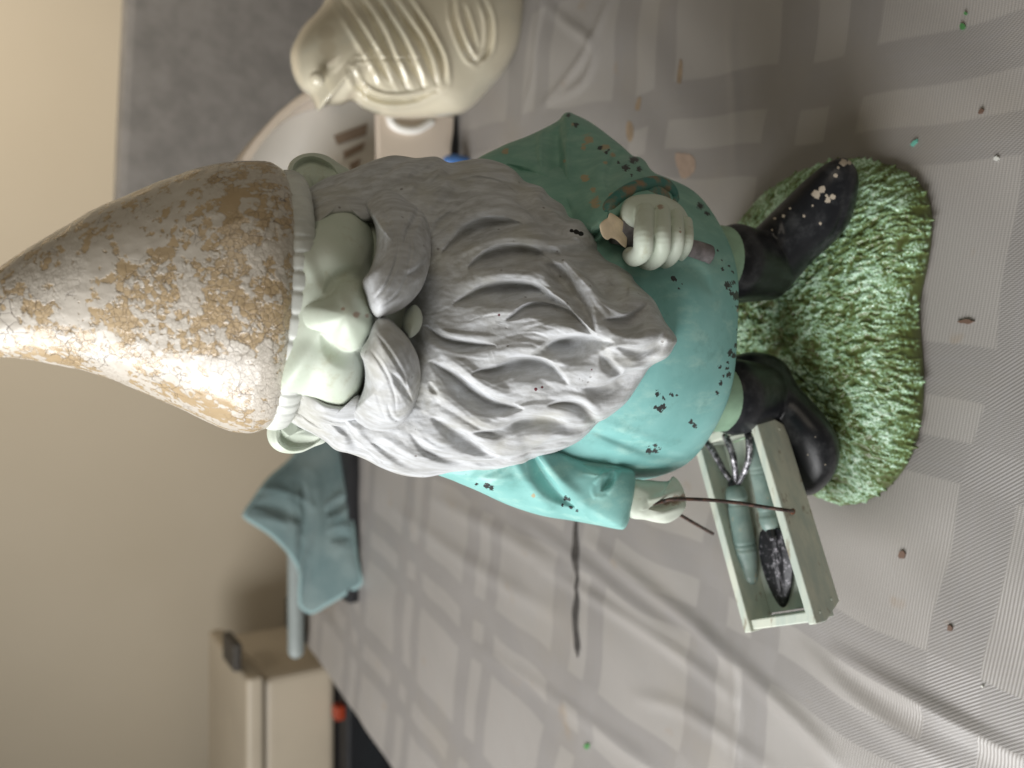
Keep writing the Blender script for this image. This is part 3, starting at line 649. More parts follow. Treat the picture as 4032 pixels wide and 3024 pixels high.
# coat: bell of rings
rings = [(.110, .030, .0, .071, .060), (.1105, .030, .0, .0765, .0655), (.115, .030, .0, .0800, .0690), (.130, .030, -.0005, .0815, .0715), (.155, .031, -.001, .0805, .0735), (.175, .031, 0, .077, .072), (.20, .031, .002, .071, .064), (.225, .032, .004, .064, .054), (.25, .033, .006, .053, .044), (.27, .034, .006, .035, .034)]
rd = catmull(rings, 150); ns = 420; a = np.linspace(0, 2*np.pi, ns, endpoint=False); V = []
for z, cx, cy, ra_, rb_ in rd:
    hem = np.exp(-((z-.110)/.02)**2)
    k = 1 + .012*np.sin(a*5+.6)*hem + .008*np.sin(a*9+z*60)*hem
    tilt = .004*np.sin(a)*hem*(-1)
    V.append(np.stack([cx+ra_*k*np.cos(a), cy+rb_*k*np.sin(a), np.full(ns, z)+tilt], 1))
V = np.vstack(V)
px, py = proj(V); front = V[:, 1] < .01
dent = carve([([(2600, 1080), (2690, 1050), (2760, 1080), (2800, 1150)], 40, 60, .0016), ([(2700, 1800), (2600, 1790), (2450, 1740), (2330, 1700)], 30, 40, .002)], .4)(px, py)*front
d = raydir(px, py); d /= np.linalg.norm(d, axis=1)[:, None]; V = V - d*dent[:, None]
chips = [(2759, 810, 14), (2784, 840, 10), (2826, 985, 6), (2820, 1025, 4), (2844, 1025, 5), (2872, 1047, 6), (2845, 1060, 7), (2860, 1040, 4), (2885, 1070, 5), (2866, 1123, 14), (2889, 1112, 9), (2880, 1155, 10), (2900, 1165, 18), (2905, 1208, 9), (2653, 1097, 12), (2675, 1137, 5), (2687, 1121, 5), (2875, 1390, 14), (2890, 1400, 10), (2834, 1444, 9), (2863, 1450, 8), (2868, 1478, 11), (2836, 1510, 10), (2825, 1548, 10), (2866, 1428, 7), (2850, 1480, 6), (2899, 1360, 9), (2589, 1548, 12), (2598, 1610, 14), (2612, 1600, 10), (2617, 1572, 7), (2646, 1555, 8), (2667, 1558, 5), (2581, 1602, 9), (2719, 1662, 11), (2735, 1677, 10), (2555, 1773, 14), (2580, 1755, 8), (2582, 1776, 10), (2600, 1765, 6), (2530, 1650, 4), (2610, 1560, 5), (2905, 1300, 6)]
shade_green = sstep(1250, 820, py)*.9 + sstep(2560, 2420, px)*sstep(1500, 1100, py)*.2  # shade tone painted in towards the side away from the window
A = {'chip': spots(chips)(px, py)*front, 'tan': spots([(2914, 1215, 16), (2916, 1250, 12)])(px, py)*front, 'green': np.clip(shade_green, 0, 1)}
F = gridfaces(ns, len(rd)).tolist(); F.append(list(range(ns))[::-1]); F.append(list(range((len(rd)-1)*ns, len(rd)*ns)))
coat = mesh_obj('coat', V, F, M['coat'], G, attrs=A)

one = lambda v: (lambda px, py: np.full(px.shape, float(v)))
# sleeve bent at the elbow
fr = carve([([(2215, 760), (2200, 660), (2195, 560), (2205, 500)], 60, 30, .0040), ([(2400, 760), (2400, 690), (2430, 620), (2480, 590)], 30, 60, .0030), ([(2290, 900), (2330, 930), (2370, 900)], 20, 30, .003), ([(2150, 560), (2250, 540), (2330, 520)], 26, 22, .0012), ([(2000, 650), (2080, 700), (2180, 800), (2260, 900)], 40, 50, .004)], .45)
br = bumpf([(2236, 560, 26, 120, .0016), (2515, 660, 34, 60, .0022)])
sY = idw([(1900, 640, .004), (2100, 540, .010), (2236, 445, .010), (2400, 540, -.008), (2520, 625, -.028), (2645, 740, -.046), (2420, 850, -.058), (2300, 930, -.046), (2080, 780, -.012), (1950, 740, 0), (2300, 700, -.02)])
pillow('sleeve', [(1860, 650), (1972, 577), (2081, 534), (2189, 480), (2218, 450), (2238, 442), (2262, 450), (2334, 487), (2443, 570), (2490, 612), (2515, 617), (2540, 634), (2566, 671), (2623, 711), (2648, 740), (2640, 790), (2560, 800), (2480, 830), (2420, 880), (2360, 950), (2280, 960), (2180, 900), (2060, 830), (1930, 760)], (2280, 700), sY, .026, .028, M['coat'], G, ns=320, nr=130, disp=lambda x, y, r: (1.7*fr(x, y)+2*br(x, y))*(1-sstep(.93, 1, r)), e=.75,
       attrs={'chip': spots([(2267, 492, 11), (2238, 453, 9), (2362, 583, 10), (2388, 600, 7), (2396, 590, 5), (2492, 630, 15), (2506, 630, 10), (2463, 660, 15), (2517, 665, 11), (2435, 640, 6), (2487, 692, 6)]),
              'tan': spots([(2320, 545, 26), (2300, 580, 16), (2380, 580, 22), (2412, 610, 14), (2301, 700, 16), (2335, 745, 15), (2406, 773, 16), (1990, 595, 15), (2223, 635, 9), (2345, 800, 25), (2385, 640, 11), (2256, 490, 10)]), 'green': one(1.0)})  # bent sleeve takes the painted shade tone in full
ring = PY(*np.array([(2392, 845), (2406, 806), (2437, 776), (2479, 748), (2533, 727), (2587, 720), (2630, 738), (2648, 775), (2640, 815), (2580, 850), (2480, 880), (2405, 880)]).T, np.array([-.064, -.064, -.063, -.062, -.060, -.057, -.054, -.052, -.055, -.06, -.066, -.066]))
cr = catmull(np.vstack([ring, ring[:1]]), 90)
V, F = tube_geo(cr, .0030, 14, cap=0); mesh_obj('cuff', V, F, M['cuff'], G)
pillow('wrist', [(2400, 850), (2440, 785), (2530, 738), (2600, 735), (2640, 775), (2620, 830), (2500, 880), (2420, 885)], (2530, 800), -.060, .003, .012, M['cuff'], G, ns=80, nr=20)
# hanging sleeve
fl = carve([([(2090, 1770), (2130, 1850), (2190, 1930), (2260, 1990)], 22, 60, .0042), ([(2370, 1930), (2400, 1890), (2420, 1845)], 30, 24, .0026), ([(2000, 1830), (1920, 1860), (1850, 1890)], 40, 30, .0018), ([(2300, 1830), (2360, 1840), (2440, 1850)], 20, 26, .0016)], .45)
lY = idw([(1740, 1870, -.004), (1950, 1800, -.02), (2150, 1780, -.024), (2450, 1840, -.030), (2490, 1950, -.034), (2460, 2080, -.030), (2250, 2050, -.014), (2000, 1990, -.006)])
pillow('sleeve', [(1700, 1850), (1790, 1895), (1880, 1933), (2000, 1988), (2130, 2030), (2250, 2050), (2350, 2068), (2440, 2085), (2466, 2074), (2482, 2030), (2500, 1950), (2503, 1890), (2490, 1850), (2430, 1825), (2300, 1805), (2200, 1770), (2100, 1730), (1950, 1740), (1800, 1790)], (2180, 1910), lY, .022, .02, M['coat'], G, ns=300, nr=110, disp=lambda x, y, r: 1.4*fl(x, y)*(1-sstep(.94, 1, r)), e=.65,
       attrs={'chip': spots([(1918, 1912, 12), (1935, 1921, 10), (1876, 1907, 7), (2228, 1963, 11), (2240, 1968, 9), (2214, 1988, 6), (2248, 1998, 8), (2272, 2009, 6)]), 'tan': spots([(2100, 1950, 10)]), 'green': one(0.12)})

# fist round the stick
u = 1.06e-4
def Q(x, y, Y): return PY(x, y, Y)
geos = [pillow_geo([(2440, 855), (2450, 805), (2480, 776), (2540, 764), (2610, 770), (2680, 808), (2716, 870), (2730, 940), (2712, 975), (2640, 985), (2560, 980), (2510, 950), (2500, 905), (2465, 895)], (2600, 880), -.066, .013, .012, ns=90, nr=20, e=.7)]
for pts, r in ((((2540, 835, -.076), (2534, 920, -.0845), (2530, 985, -.0835), (2500, 1012, -.077), (2482, 1004, -.070)), 36), (((2606, 835, -.077), (2606, 920, -.086), (2602, 990, -.084), (2566, 1030, -.076), (2530, 1028, -.068)), 33), (((2662, 850, -.076), (2664, 920, -.084), (2658, 985, -.082), (2626, 1026, -.074), (2590, 1030, -.066)), 29), (((2704, 875, -.072), (2708, 930, -.079), (2700, 975, -.077), (2674, 1010, -.070), (2640, 1022, -.063)), 23)):
    p = np.array([Q(*q) for q in pts]); geos.append(tube_geo(p, np.array([1.04, 1.04, 1.06, 1.02, .9])*r*u, 18, 26))
geos.append(tube_geo(np.array([Q(2480, 800, -.060), Q(2462, 850, -.064), Q(2480, 900, -.062)]), np.array([34, 34, 30])*u, 18, 12))
V, F = join(geos); hand = mesh_obj('hand', V, F, M['skin'], G); remesh(hand, .00040, 3, .5)
px, py = proj(getv(hand)); setattr_v(hand, 'rub', spots([(2678, 912, 7), (2600, 815, 14)])(px, py)*.9)
V, F = tube_geo(np.array([Q(2500, 930, -.055), Q(2450, 965, -.058), Q(2412, 985, -.060)]), np.array([30, 30, 27])*u, 18, 14)
thumb = mesh_obj('thumb', V, F, M['skin'], G)
# hand on the wire
hl = carve([([(2560, 2000), (2600, 1985), (2650, 1968), (2705, 1950)], 16, 34, .0065)], .35)
lhand = pillow('hand', [(2470, 1900), (2545, 1890), (2595, 1894), (2632, 1893), (2650, 1876), (2672, 1892), (2690, 1924), (2700, 1964), (2699, 2000), (2674, 2034), (2634, 2058), (2595, 2059), (2545, 2048), (2470, 2026)], (2590, 1975), -.032, .013, .014, M['skin'], G, ns=160, nr=70, disp=lambda x, y, r: hl(x, y)*(1-sstep(.96, 1, r)), e=.7, attrs={'rub': spots([(2660, 1968, 24), (2690, 1960, 22), (2625, 1978, 14)])})

# trousers and boots
def tz(x, y, z): return PZ(x, y, z)
for lx, r_ in ((.0650, .0186), (-.0070, .0182)):
    V, F = tube_geo(np.array([(lx, -.029, .072), (lx, -.028, .085), (lx, -.026, .10), (lx, -.022, .125)]), np.array([r_*.95, r_, r_, r_*.95]), 40, 24)
    mesh_obj('trouser_leg', V, F, M['trouser'], G)
YZ = lambda z: (lambda px, py: PZ(px, py, z)[..., 1])
bz = idw([(2900, 1050, .062), (3000, 1000, .050), (3150, 900, .038), (3330, 700, .032), (2950, 1180, .045), (3200, 1030, .03), (2900, 900, .058)])
cr_ = carve([([(3080, 960), (3090, 900), (3075, 830)], 20, 20, .0009), ([(3030, 1000), (3045, 930), (3040, 880)], 16, 16, .0008), ([(3340, 700), (3320, 820), (3280, 920), (3200, 1000)], 14, 10, .0008)], .3)
def bootpillow(name, outl, cen_, zf, disp, spot):
    g1 = pillow_geo(outl, cen_, lambda px, py: PZ(px, py, zf(px, py))[..., 1], .019, .022, ns=180, nr=60, disp=disp, e=.7)
    lx = .0650 if cen_[1] < 1300 else -.0070
    g2 = tube_geo(np.array([(lx, -.026, .044), (lx, -.0275, .056), (lx, -.0290, .068), (lx, -.0292, .0760), (lx, -.0290, .0780), (lx, -.0288, .0765)]), np.array([.0172, .0186, .0196, .0205, .0200, .0170]), 48, 40, cap=0)
    V, F = join([g1, g2]); o = mesh_obj(name, V, F, M['boot'], G); remesh(o, .0008, 6, .5)
    px, py = proj(getv(o)); setattr_v(o, 'chip', spots(spot)(px, py)); return o
bootpillow('boot', [(2838, 908), (2900, 897), (2955, 908), (3001, 874), (3086, 790), (3179, 701), (3262, 638), (3325, 622), (3366, 655), (3382, 710), (3372, 790), (3347, 874), (3291, 948), (3198, 1032), (3132, 1107), (3067, 1172), (2990, 1186), (2920, 1192), (2870, 1200), (2850, 1050)], (3120, 920), bz, cr_, [(3320, 640, 15), (3345, 640, 9), (3290, 690, 9), (3215, 765, 18), (3235, 745, 14), (3260, 790, 12), (3280, 775, 10), (3255, 770, 7), (3110, 820, 5), (3085, 850, 6), (3165, 850, 6), (3050, 860, 5), (3230, 880, 5), (3200, 810, 5), (3040, 905, 4), (3300, 660, 6)])
bz2 = idw([(2900, 1480, .060), (3000, 1500, .050), (3150, 1700, .038), (3260, 1880, .032), (3050, 1420, .04), (2980, 1700, .04)])
bootpillow('boot', [(2870, 1420), (2920, 1392), (2974, 1386), (3048, 1401), (3104, 1443), (3142, 1518), (3235, 1621), (3291, 1705), (3307, 1789), (3292, 1856), (3254, 1910), (3195, 1950), (3130, 1940), (3060, 1880), (2990, 1760), (2930, 1640), (2890, 1540)], (3090, 1660), bz2, None, [(3210, 1720, 4), (3180, 1790, 4), (3250, 1830, 3)])
# mossy grass base
bo = np.array([(3400, 628), (3500, 652), (3580, 692), (3640, 765), (3660, 850), (3657, 950), (3642, 1050), (3620, 1150), (3612, 1230), (3618, 1330), (3625, 1430), (3628, 1530), (3620, 1640), (3600, 1740), (3562, 1830), (3500, 1910), (3420, 1965), (3345, 1987), (3270, 1972), (3180, 1940), (3060, 1890), (2940, 1800), (2850, 1650), (2810, 1480), (2800, 1300), (2810, 1120), (2870, 950), (2980, 800), (3100, 705), (3230, 650), (3330, 630)], float)
bq = resample_closed(bo, 400); bw = PZ(bq[:, 0], bq[:, 1], .004); bcn = bw.mean(0)
prof = [(0.02, .026), (.2, .0258), (.4, .025), (.6, .0232), (.75, .0205), (.86, .0165), (.93, .0125), (.975, .0085), (1.0, .0045), (1.0, .0012), (.985, .0006)]
pr = catmull(prof, 60); V = []
for r_, z_ in pr:
    p = bcn + (bw-bcn)*r_; p[:, 2] = z_; V.append(p)
V = np.vstack(V); V[:, 2] += np.where(V[:, 2] > .003, .0012*vnoise(V, 120, 3), 0)
F = gridfaces(400, 60).tolist(); F.append(list(range(400))); F.append(list(range(59*400, 60*400))[::-1])
base = mesh_obj('base', V, F, M['turf'], G)
def basez(r): return np.interp(r, [p[0] for p in prof[:9]], [p[1] for p in prof[:9]])
BV = []; BF = []; TN = []; off = 0
ang_out = np.arctan2(bw[:, 1]-bcn[1], bw[:, 0]-bcn[0]); o_ = np.argsort(ang_out); ro = np.hypot(bw[:, 0]-bcn[0], bw[:, 1]-bcn[1])
cnt = 0
while cnt < 4200:
    x = RNG.uniform(bw[:, 0].min(), bw[:, 0].max()); y = RNG.uniform(bw[:, 1].min(), bw[:, 1].max())
    th = math.atan2(y-bcn[1], x-bcn[0]); R = np.interp(th, ang_out[o_], ro[o_], period=2*math.pi); r = math.hypot(x-bcn[0], y-bcn[1])/R
    if r > 1.0: continue
    cnt += 1
    dirv = np.array([math.cos(th)*.55*r, math.sin(th)*.55*r - .55]); dirv += RNG.normal(0, .33, 2); dirv /= np.linalg.norm(dirv)
    L = RNG.uniform(.0032, .0068)*(1.0 if r > .5 else .8); wdt = RNG.uniform(.0009, .0017); hgt = RNG.uniform(.0008, .0017)
    side = np.array([-dirv[1], dirv[0]]); bend = RNG.uniform(-.6, .6)
    tn = .56 + .55*mnoise.noise(Vector((x*60, y*60, 3))) + RNG.normal(0, .22)
    for i, s_ in enumerate((0, .3, .65, 1.0)):
        c_ = np.array([x, y]) + dirv*L*(s_-.5) + side*bend*L*(s_-.5)**2*2*(1 if bend > 0 else 1)
        rr = np.hypot(*(c_-bcn[:2]))/R; zz = basez(min(rr, 1.0)) + .0006
        k = (.35, 1, .85, .08)[i]; lift = (.0, .9, 1.0, .5)[i]*hgt
        BV += [[*(c_-side*wdt*k), zz-.0005], [*c_, zz+lift], [*(c_+side*wdt*k), zz-.0005], [*c_, zz-.0022]]
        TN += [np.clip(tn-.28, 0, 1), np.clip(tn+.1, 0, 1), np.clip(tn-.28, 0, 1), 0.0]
    for i in range(3):
        b_ = off+i*4; BF += [[b_, b_+1, b_+5, b_+4], [b_+1, b_+2, b_+6, b_+5], [b_+2, b_+3, b_+7, b_+6], [b_+3, b_, b_+4, b_+7]]
    BF += [[off+3, off+2, off+1, off], [off+12, off+13, off+14, off+15]]; off += 16
bverts = getv(base); bfaces = [list(p.vertices) for p in base.data.polygons]
BVa = np.array(BV); V, F = join([(bverts, bfaces), (BVa, BF)]); bpy.data.objects.remove(base)
base = mesh_obj('base', V, F, M['blade'], G); remesh(base, .00062, 1, .4)
from mathutils.kdtree import KDTree
kd = KDTree(len(BVa))
for k_, p_ in enumerate(BVa.tolist()): kd.insert(p_, k_)
kd.balance(); bv = getv(base); tone = np.empty(len(bv))
for k_, p_ in enumerate(bv.tolist()):
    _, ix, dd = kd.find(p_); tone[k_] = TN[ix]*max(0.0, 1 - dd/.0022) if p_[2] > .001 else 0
setattr_v(base, 'tone', tone)

# ------------------------------------------------------------------ broken stick in the fist
st = thing('broken_stick', 'broken grey stick held in the gnome fist, raw tan end showing', 'stick', tuple(PY(2600, 960, -.066)))
p = np.array([Q(2425, 905, -.066), Q(2520, 935, -.0675), Q(2640, 965, -.068), Q(2785, 1003, -.069)])
V, F = tube_geo(p, np.array([.0058, .0054, .0050, .0047]), 24, 40, cap=0)
V = V + np.random.default_rng(3).normal(0, .00008, V.shape)
sh = mesh_obj('shaft', V, F, M['stick'], st)
pillow('broken_end', [(2403, 838), (2436, 857), (2455, 877), (2469, 913), (2466, 972), (2449, 967), (2427, 946), (2406, 938), (2390, 945), (2370, 926), (2361, 888), (2376, 868), (2392, 858)], (2420, 905), -.0705, .0012, .0045, M['raw_resin'], st, ns=90, nr=14, nb=8, e=.5)

# ------------------------------------------------------------------ tool box on its wire
ldir = Vector((-.937, -.349, 0)).normalized(); ndir = Vector((.349, -.937, 0)).normalized(); ZT = .075
bc3 = Vector((-.0735, -.0385, ZT)); BL, BW, BH = .1075, .0465, .0225
tbx = thing('tool_box', 'small weathered pale green wooden trug hanging by a rusty wire from gnome hand', 'tool box', tuple(bc3 - Vector((0, 0, BH))))
def frame(xa, ya, za, o):
    mm = Matrix.Identity(4)
    for i in range(3): mm[i][0] = xa[i]; mm[i][1] = ya[i]; mm[i][2] = za[i]; mm[i][3] = o[i]
    return mm
zu = Vector((0, 0, 1)); TH = .0048; h = BL/2
side_poly = [(-h, 0), (h, 0), (h, -.008), (h-.0075, -BH), (-h+.0075, -BH), (-h, -.008)]
planks = []
for sgn in (1, -1):
    o_ = bc3 + ndir*(sgn*BW/2 - (TH if sgn > 0 else 0))
    planks.append(prism_obj('side_plank', side_poly, 0, TH, M['box_wood'], tbx, frame(ldir, zu, -ldir.cross(zu) if (ldir.cross(zu)).dot(ndir) < 0 else ldir.cross(zu), o_), .0009, 3))
iw = BW/2 - TH - .0001
for sgn in (1, -1):
    o_ = bc3 + ldir*(sgn*(h-.0035))
    prism_obj('end_plank', [(-iw, -.0018), (iw, -.0018), (iw, -BH+.001), (-iw, -BH+.001)], -.0025, .0025, M['box_wood'], tbx, frame(ndir, zu, ndir.cross(zu), o_), .0007, 2)
prism_obj('bottom_board', [(-h+.007, -iw), (h-.007, -iw), (h-.007, iw), (-h+.007, iw)], -BH+.0012, -BH+.0045, M['box_wood'], tbx, frame(ldir, ldir.cross(zu)*-1, zu, bc3), .0004, 1)
near_face = bc3 + ndir*(BW/2)
for sx_, zz in ((-h+.0050, -.0050), (-h+.0095, -.0165), (h-.0050, -.0050), (h-.0095, -.0165)):
    c_ = near_face + ldir*sx_ + zu*zz
    V, F = tube_geo(np.array([c_ - ndir*.001, c_ - ndir*.0006]), .0012, 14, cap=2); mesh_obj('nail', V, F, M['box_wood'], tbx)
H0 = PY(2640, 1966, -.044); N0 = np.array(near_face + ldir*-.002 + zu*-.0050) 
npx = np.array([(2655, 1965), (2780, 1968), (2906, 1980), (3001, 1995), (3100, 2010)])
nY = [-.046, -.052, -.060, -.067, -.0745]
wp = np.array([PY(x, y, Y_) for (x, y), Y_ in zip(npx, nY)])
nearpt = PZ(3121, 2014, .0705); 
V1 = np.vstack([PY(2560, 1985, -.040)[None], PY(2610, 1974, -.0425)[None], wp, nearpt[None], (nearpt + np.array(ndir)*-.003 + np.array([0, 0, -.002]))[None]])
far = np.array(bc3 - ndir*(BW/2 - .0015)); farpt = PZ(2806, 2101, .0725)
V2 = np.vstack([PY(2600, 1990, -.036)[None], PY(2678, 2028, -.022)[None], (PY(2740, 2064, -.018))[None], farpt[None]])
g1 = tube_geo(V1, .0009, 10, 60); g2 = tube_geo(V2, .0009, 10, 30)
V, F = join([g1, g2]); mesh_obj('wire_handle', V, F, M['wire'], tbx)
pr_px = np.array([nearpt])
for pl in planks:
    v = getv(pl); dmin = np.minimum(np.linalg.norm(v-nearpt, axis=1), np.linalg.norm(v-farpt, axis=1)); setattr_v(pl, 'rust', np.zeros(len(v)))
V, F = ball_geo(nearpt, (.0016, .0010, .0018), 14, 8); mesh_obj('rust_spot', V, F, M['rust'], tbx)

def turned_handle(name, p0, p1, r, parent):
    tt = np.linspace(0, 1, 60); base_r = np.interp(tt, [0, .06, .12, .2, .45, .62, .68, .74, .9, 1], [1.0, 1.06, .98, 1.0, 1.05, 1.12, 1.12, 1.05, .85, .80])
    for c_ in (.10, .14, .62, .67): base_r = base_r - .10*np.exp(-((tt-c_)/.012)**2)
    p = p0 + (p1-p0)*tt[:, None]
    V, F = tube_geo(p, base_r*r, 22, cap=3); return mesh_obj(name, V, F, M['handle'], parent)
fk = thing('hand_fork', 'three-tined hand fork with turned green handle lying in the tool box', 'hand fork', tuple(PZ(2920, 2100, .056)))
turned_handle('handle', PZ(2898, 1940, .0665), PZ(2952, 2270, .0640), .0056, fk)
V, F = tube_geo(np.array([PZ(2890, 1905, .067), PZ(2897, 1940, .0665)]), .0034, 14); mesh_obj('ferrule', V, F, M['metal'], fk)
for pts in (((2892, 1905, .067), (2855, 1860, .069), (2810, 1780, .0725), (2780, 1735, .072), (2768, 1722, .066)), ((2897, 1905, .067), (2895, 1850, .069), (2885, 1790, .0725), (2860, 1725, .073), (2848, 1714, .067)), ((2905, 1905, .067), (2935, 1850, .069), (2950, 1790, .072), (2948, 1720, .073), (2940, 1707, .067))):
    V, F = tube_geo(np.array([PZ(*q) for q in pts]), np.array([.0016, .0017, .0018, .0020, .0017]), 12, 26); mesh_obj('tine', V, F, M['tine'], fk)
tw_ = thing('trowel', 'trowel with dark worn blade and turned green handle, beside the fork', 'trowel', tuple(PZ(3050, 2200, .056)))
turned_handle('handle', PZ(3030, 2060, .0640), PZ(2972, 1745, .0650), .0048, tw_)
tY = lambda px, py: PZ(px, py, np.interp(py, [2080, 2390], [.064, .057]))[..., 1]
pillow('blade', [(2995, 2092), (3040, 2078), (3085, 2092), (3118, 2165), (3124, 2260), (3105, 2365), (3078, 2392), (3042, 2342), (3008, 2260), (2988, 2165)], (3060, 2220), tY, .0030, .0022, M['metal'], tw_, ns=90, nr=26, nb=8, disp=carve([([(3050, 2110), (3062, 2200), (3075, 2340)], 16, 16, .0012)], .2))
V, F = tube_geo(np.array([PZ(3030, 2060, .064), PZ(3042, 2115, .0655)]), .0026, 12); mesh_obj('ferrule', V, F, M['metal'], tw_)

# ------------------------------------------------------------------ things behind
bd = thing('bird_figurine', 'glossy cream ceramic bird figurine with ridged wing', 'bird figurine', (.33, .36, 0))
zp = lambda L: [(900+.5877*x, .5877*y) for x, y in L]
wing = carve([(zp([(740, -30), (880, 190), (1000, 390), (1080, 540)]), 14, 30, .0046), (zp([(860, -40), (1000, 170), (1090, 370), (1200, 600)]), 14, 30, .0052), (zp([(970, -40), (1120, 200), (1200, 350), (1310, 600)]), 14, 30, .0052), (zp([(1080, -40), (1220, 180), (1320, 330), (1400, 580)]), 14, 30, .0052), (zp([(1170, -40), (1330, 220), (1420, 400), (1440, 560)]), 18, 22, .0060), (zp([(830, 470), (900, 600), (1050, 665), (1250, 655), (1400, 600)]), 10, 24, .0045), (zp([(850, 400), (1000, 395), (1150, 395), (1300, 390)]), 8, 12, .0020), (zp([(1500, -40), (1520, 150), (1600, 350), (1670, 420)]), 14, 18, .0040), (zp([(1670, 420), (1740, 330), (1750, 150), (1700, -20)]), 14, 18, .0040), (zp([(1580, 40), (1620, 180), (1660, 320)]), 10, 16, .0030), (zp([(1280, 120), (1340, 250), (1390, 380)]), 40, 10, .0025)], .6)
bird_out = [(1262, 20), (1185, 104), (1142, 194), (1146, 276), (1174, 341), (1215, 376), (1230, 402), (1248, 440), (1266, 428), (1290, 416), (1341, 415), (1388, 400), (1429, 429), (1488, 453), (1546, 464), (1664, 466), (1782, 458), (1852, 429), (1928, 353), (1987, 282), (2046, 176), (2078, 59), (2085, -80), (2040, -300), (1900, -450), (1700, -520), (1500, -470), (1360, -250), (1290, -70)]
pillow('body', bird_out, (1560, 60), idw([(1150, 200, .35), (1250, 430, .33), (1700, 460, .33), (2080, 0, .31), (1600, -300, .37), (1300, -100, .37)]), .085, .08, M['bird'], bd, ns=420, nr=170, disp=lambda x, y, r: 1.25*wing(x, y), e=.85, attrs={'rub': spots([(1290, 190, 40), (1300, 230, 26), (1285, 130, 40)])})
V, F = ball_geo(PY(1250, 312, .285), (.0062, .006, .0062), 20, 12); mesh_obj('eye', V, F, M['bird'], bd, attrs={'rub': np.zeros(len(V))})

def panel(name, pts, Y, thick, mat, parent, n=None, bevel=.002):
    q = np.array(pts, float) if n is None else resample_closed(pts, n)
    p = PY(q[:, 0], q[:, 1], Y); poly = [(float(x), float(z)) for x, z in p[:, [0, 2]]]
    return prism_obj(name, poly, 0, thick, mat, parent, frame(Vector((1, 0, 0)), Vector((0, 0, 1)), Vector((0, 1, 0)), Vector((0, Y, 0))), bevel, 2)
tub = thing('plastic_tub', 'white plastic tub with arched slotted back behind the bird', 'plastic tub', (.22, .46, 0))
arc = [(905, 800), (945, 648), (990, 566), (1072, 467), (1126, 417), (1198, 363), (1290, 322), (1400, 300)]
arcd = catmull(arc, 40)
panel('back_panel', np.vstack([arcd, [[1700, 300], [1700, 800]]]), .50, .012, M['white_plastic'], tub, bevel=.001)
cn = np.array([1400, 800.0]); inner = cn + (arcd-cn)*.93
panel('rim', np.vstack([arcd, inner[::-1]]), .43, .069, M['tub_plastic'], tub, bevel=.002)
panel('front_panel', [(1500, 300), (1560, 455), (1793, 452), (1790, 520), (1768, 660), (1755, 800), (1480, 800), (1492, 600), (1488, 420)], .41, .010, M['tub_plastic'], tub, bevel=.002)
z7 = lambda L: [(900+.452*x, 250+.452*y) for x, y in L]
for L in ([(915, 630), (1210, 520), (1200, 620), (950, 710)], [(1000, 765), (1190, 680), (1170, 750), (1010, 830)], [(1055, 870), (1150, 825), (1130, 900), (1070, 940)], [(1095, 975), (1160, 940), (1150, 1000), (1105, 1030)]):
    panel('slot', z7(L), .4985, .0008, M['slot_dark'], tub, bevel=0)
lp = catmull(z7([(1400, 455), (1430, 530), (1520, 575), (1640, 575), (1760, 510)]), 24)
V, F = tube_geo(PY(lp[:, 0], lp[:, 1], .408), .0045, 10); mesh_obj('lip', V, F, M['white_plastic'], tub)
lw = PY(np.array([1480.]), np.array([800.]), .41)[0]
box_obj('side_panel', (lw[0]-.012, .41, .001), (lw[0], .50, .16), M['tub_plastic'], tub, bevel=.002)
bl = PZ(1800, 640, .012)
V, F = tube_geo(np.array([[bl[0], bl[1], .0035], [bl[0], bl[1], .018], [bl[0], bl[1], .022]]), np.array([.008, .008, .006]), 24, cap=3)
tag(mesh_obj('blue_cap', V, F, M['blue_plastic']), 'blue plastic cap half hidden between gnome beard and white tub', 'cap')
b0 = PZ(1800, 540, 0.0)
o = box_obj('shadow_strip', (b0[0]-.045, b0[1]-.004, .001), (b0[0]+.06, b0[1]+.006, .010), M['black_plastic'], None, bevel=.001)  # black box put where the tub's foot only casts a dark line
tag(o, 'black strip standing in for the shadow along the foot of the white tub', 'strip')

# blue towel over a grey rail, black slab for the shaded gap beneath
gap_slab = box_obj('gap_slab', (-.30, .69, .001), (-.06, .80, .016), M['black_plastic'], None, bevel=.003); tag(gap_slab, 'black slab standing in for the dark gap under the blue towel', 'gap_slab')  # black slab fills in the shade under the lifted towel edge
tf = carve([([(1000, 1990), (1080, 2000), (1160, 2030), (1240, 2090)], 60, 40, .010), ([(1180, 2250), (1190, 2150), (1200, 2040), (1190, 1900)], 30, 50, .014), ([(1290, 2030), (1330, 1990), (1370, 1960)], 20, 30, .012), ([(1300, 2130), (1340, 2110), (1380, 2120)], 30, 36, .008), ([(1190, 2400), (1200, 2300), (1215, 2200)], 16, 20, .010)], .6)
tw_out = [(1250, 1650), (1147, 1796), (1051, 1884), (985, 1975), (960, 2012), (962, 2043), (1059, 2107), (1131, 2179), (1171, 2251), (1172, 2340), (1180, 2392), (1227, 2418), (1290, 2386), (1360, 2345), (1428, 2300), (1420, 2230), (1410, 2179), (1394, 2003), (1402, 1923), (1385, 1796), (1370, 1680)]
def hemf(px, py):
    O = resample_closed(tw_out, 300); d = np.min(np.hypot(px[:, None]-O[None, :, 0], py[:, None]-O[None, :, 1]), axis=1); return np.exp(-(d/16)**2)
tw = pillow('towel', tw_out, (1240, 2060), idw([(960, 2030, .77), (1200, 1750, .78), (1400, 1800, .72), (1420, 2250, .685), (1200, 2400, .75), (1200, 2050, .74)]), .018, .012, M['towel'], None, ns=260, nr=70, disp=lambda x, y, r: .55*tf(x, y), e=.5, attrs={'hem': hemf})
tag(tw, 'blue grey towel heaped over the rail at the back of the table', 'towel')
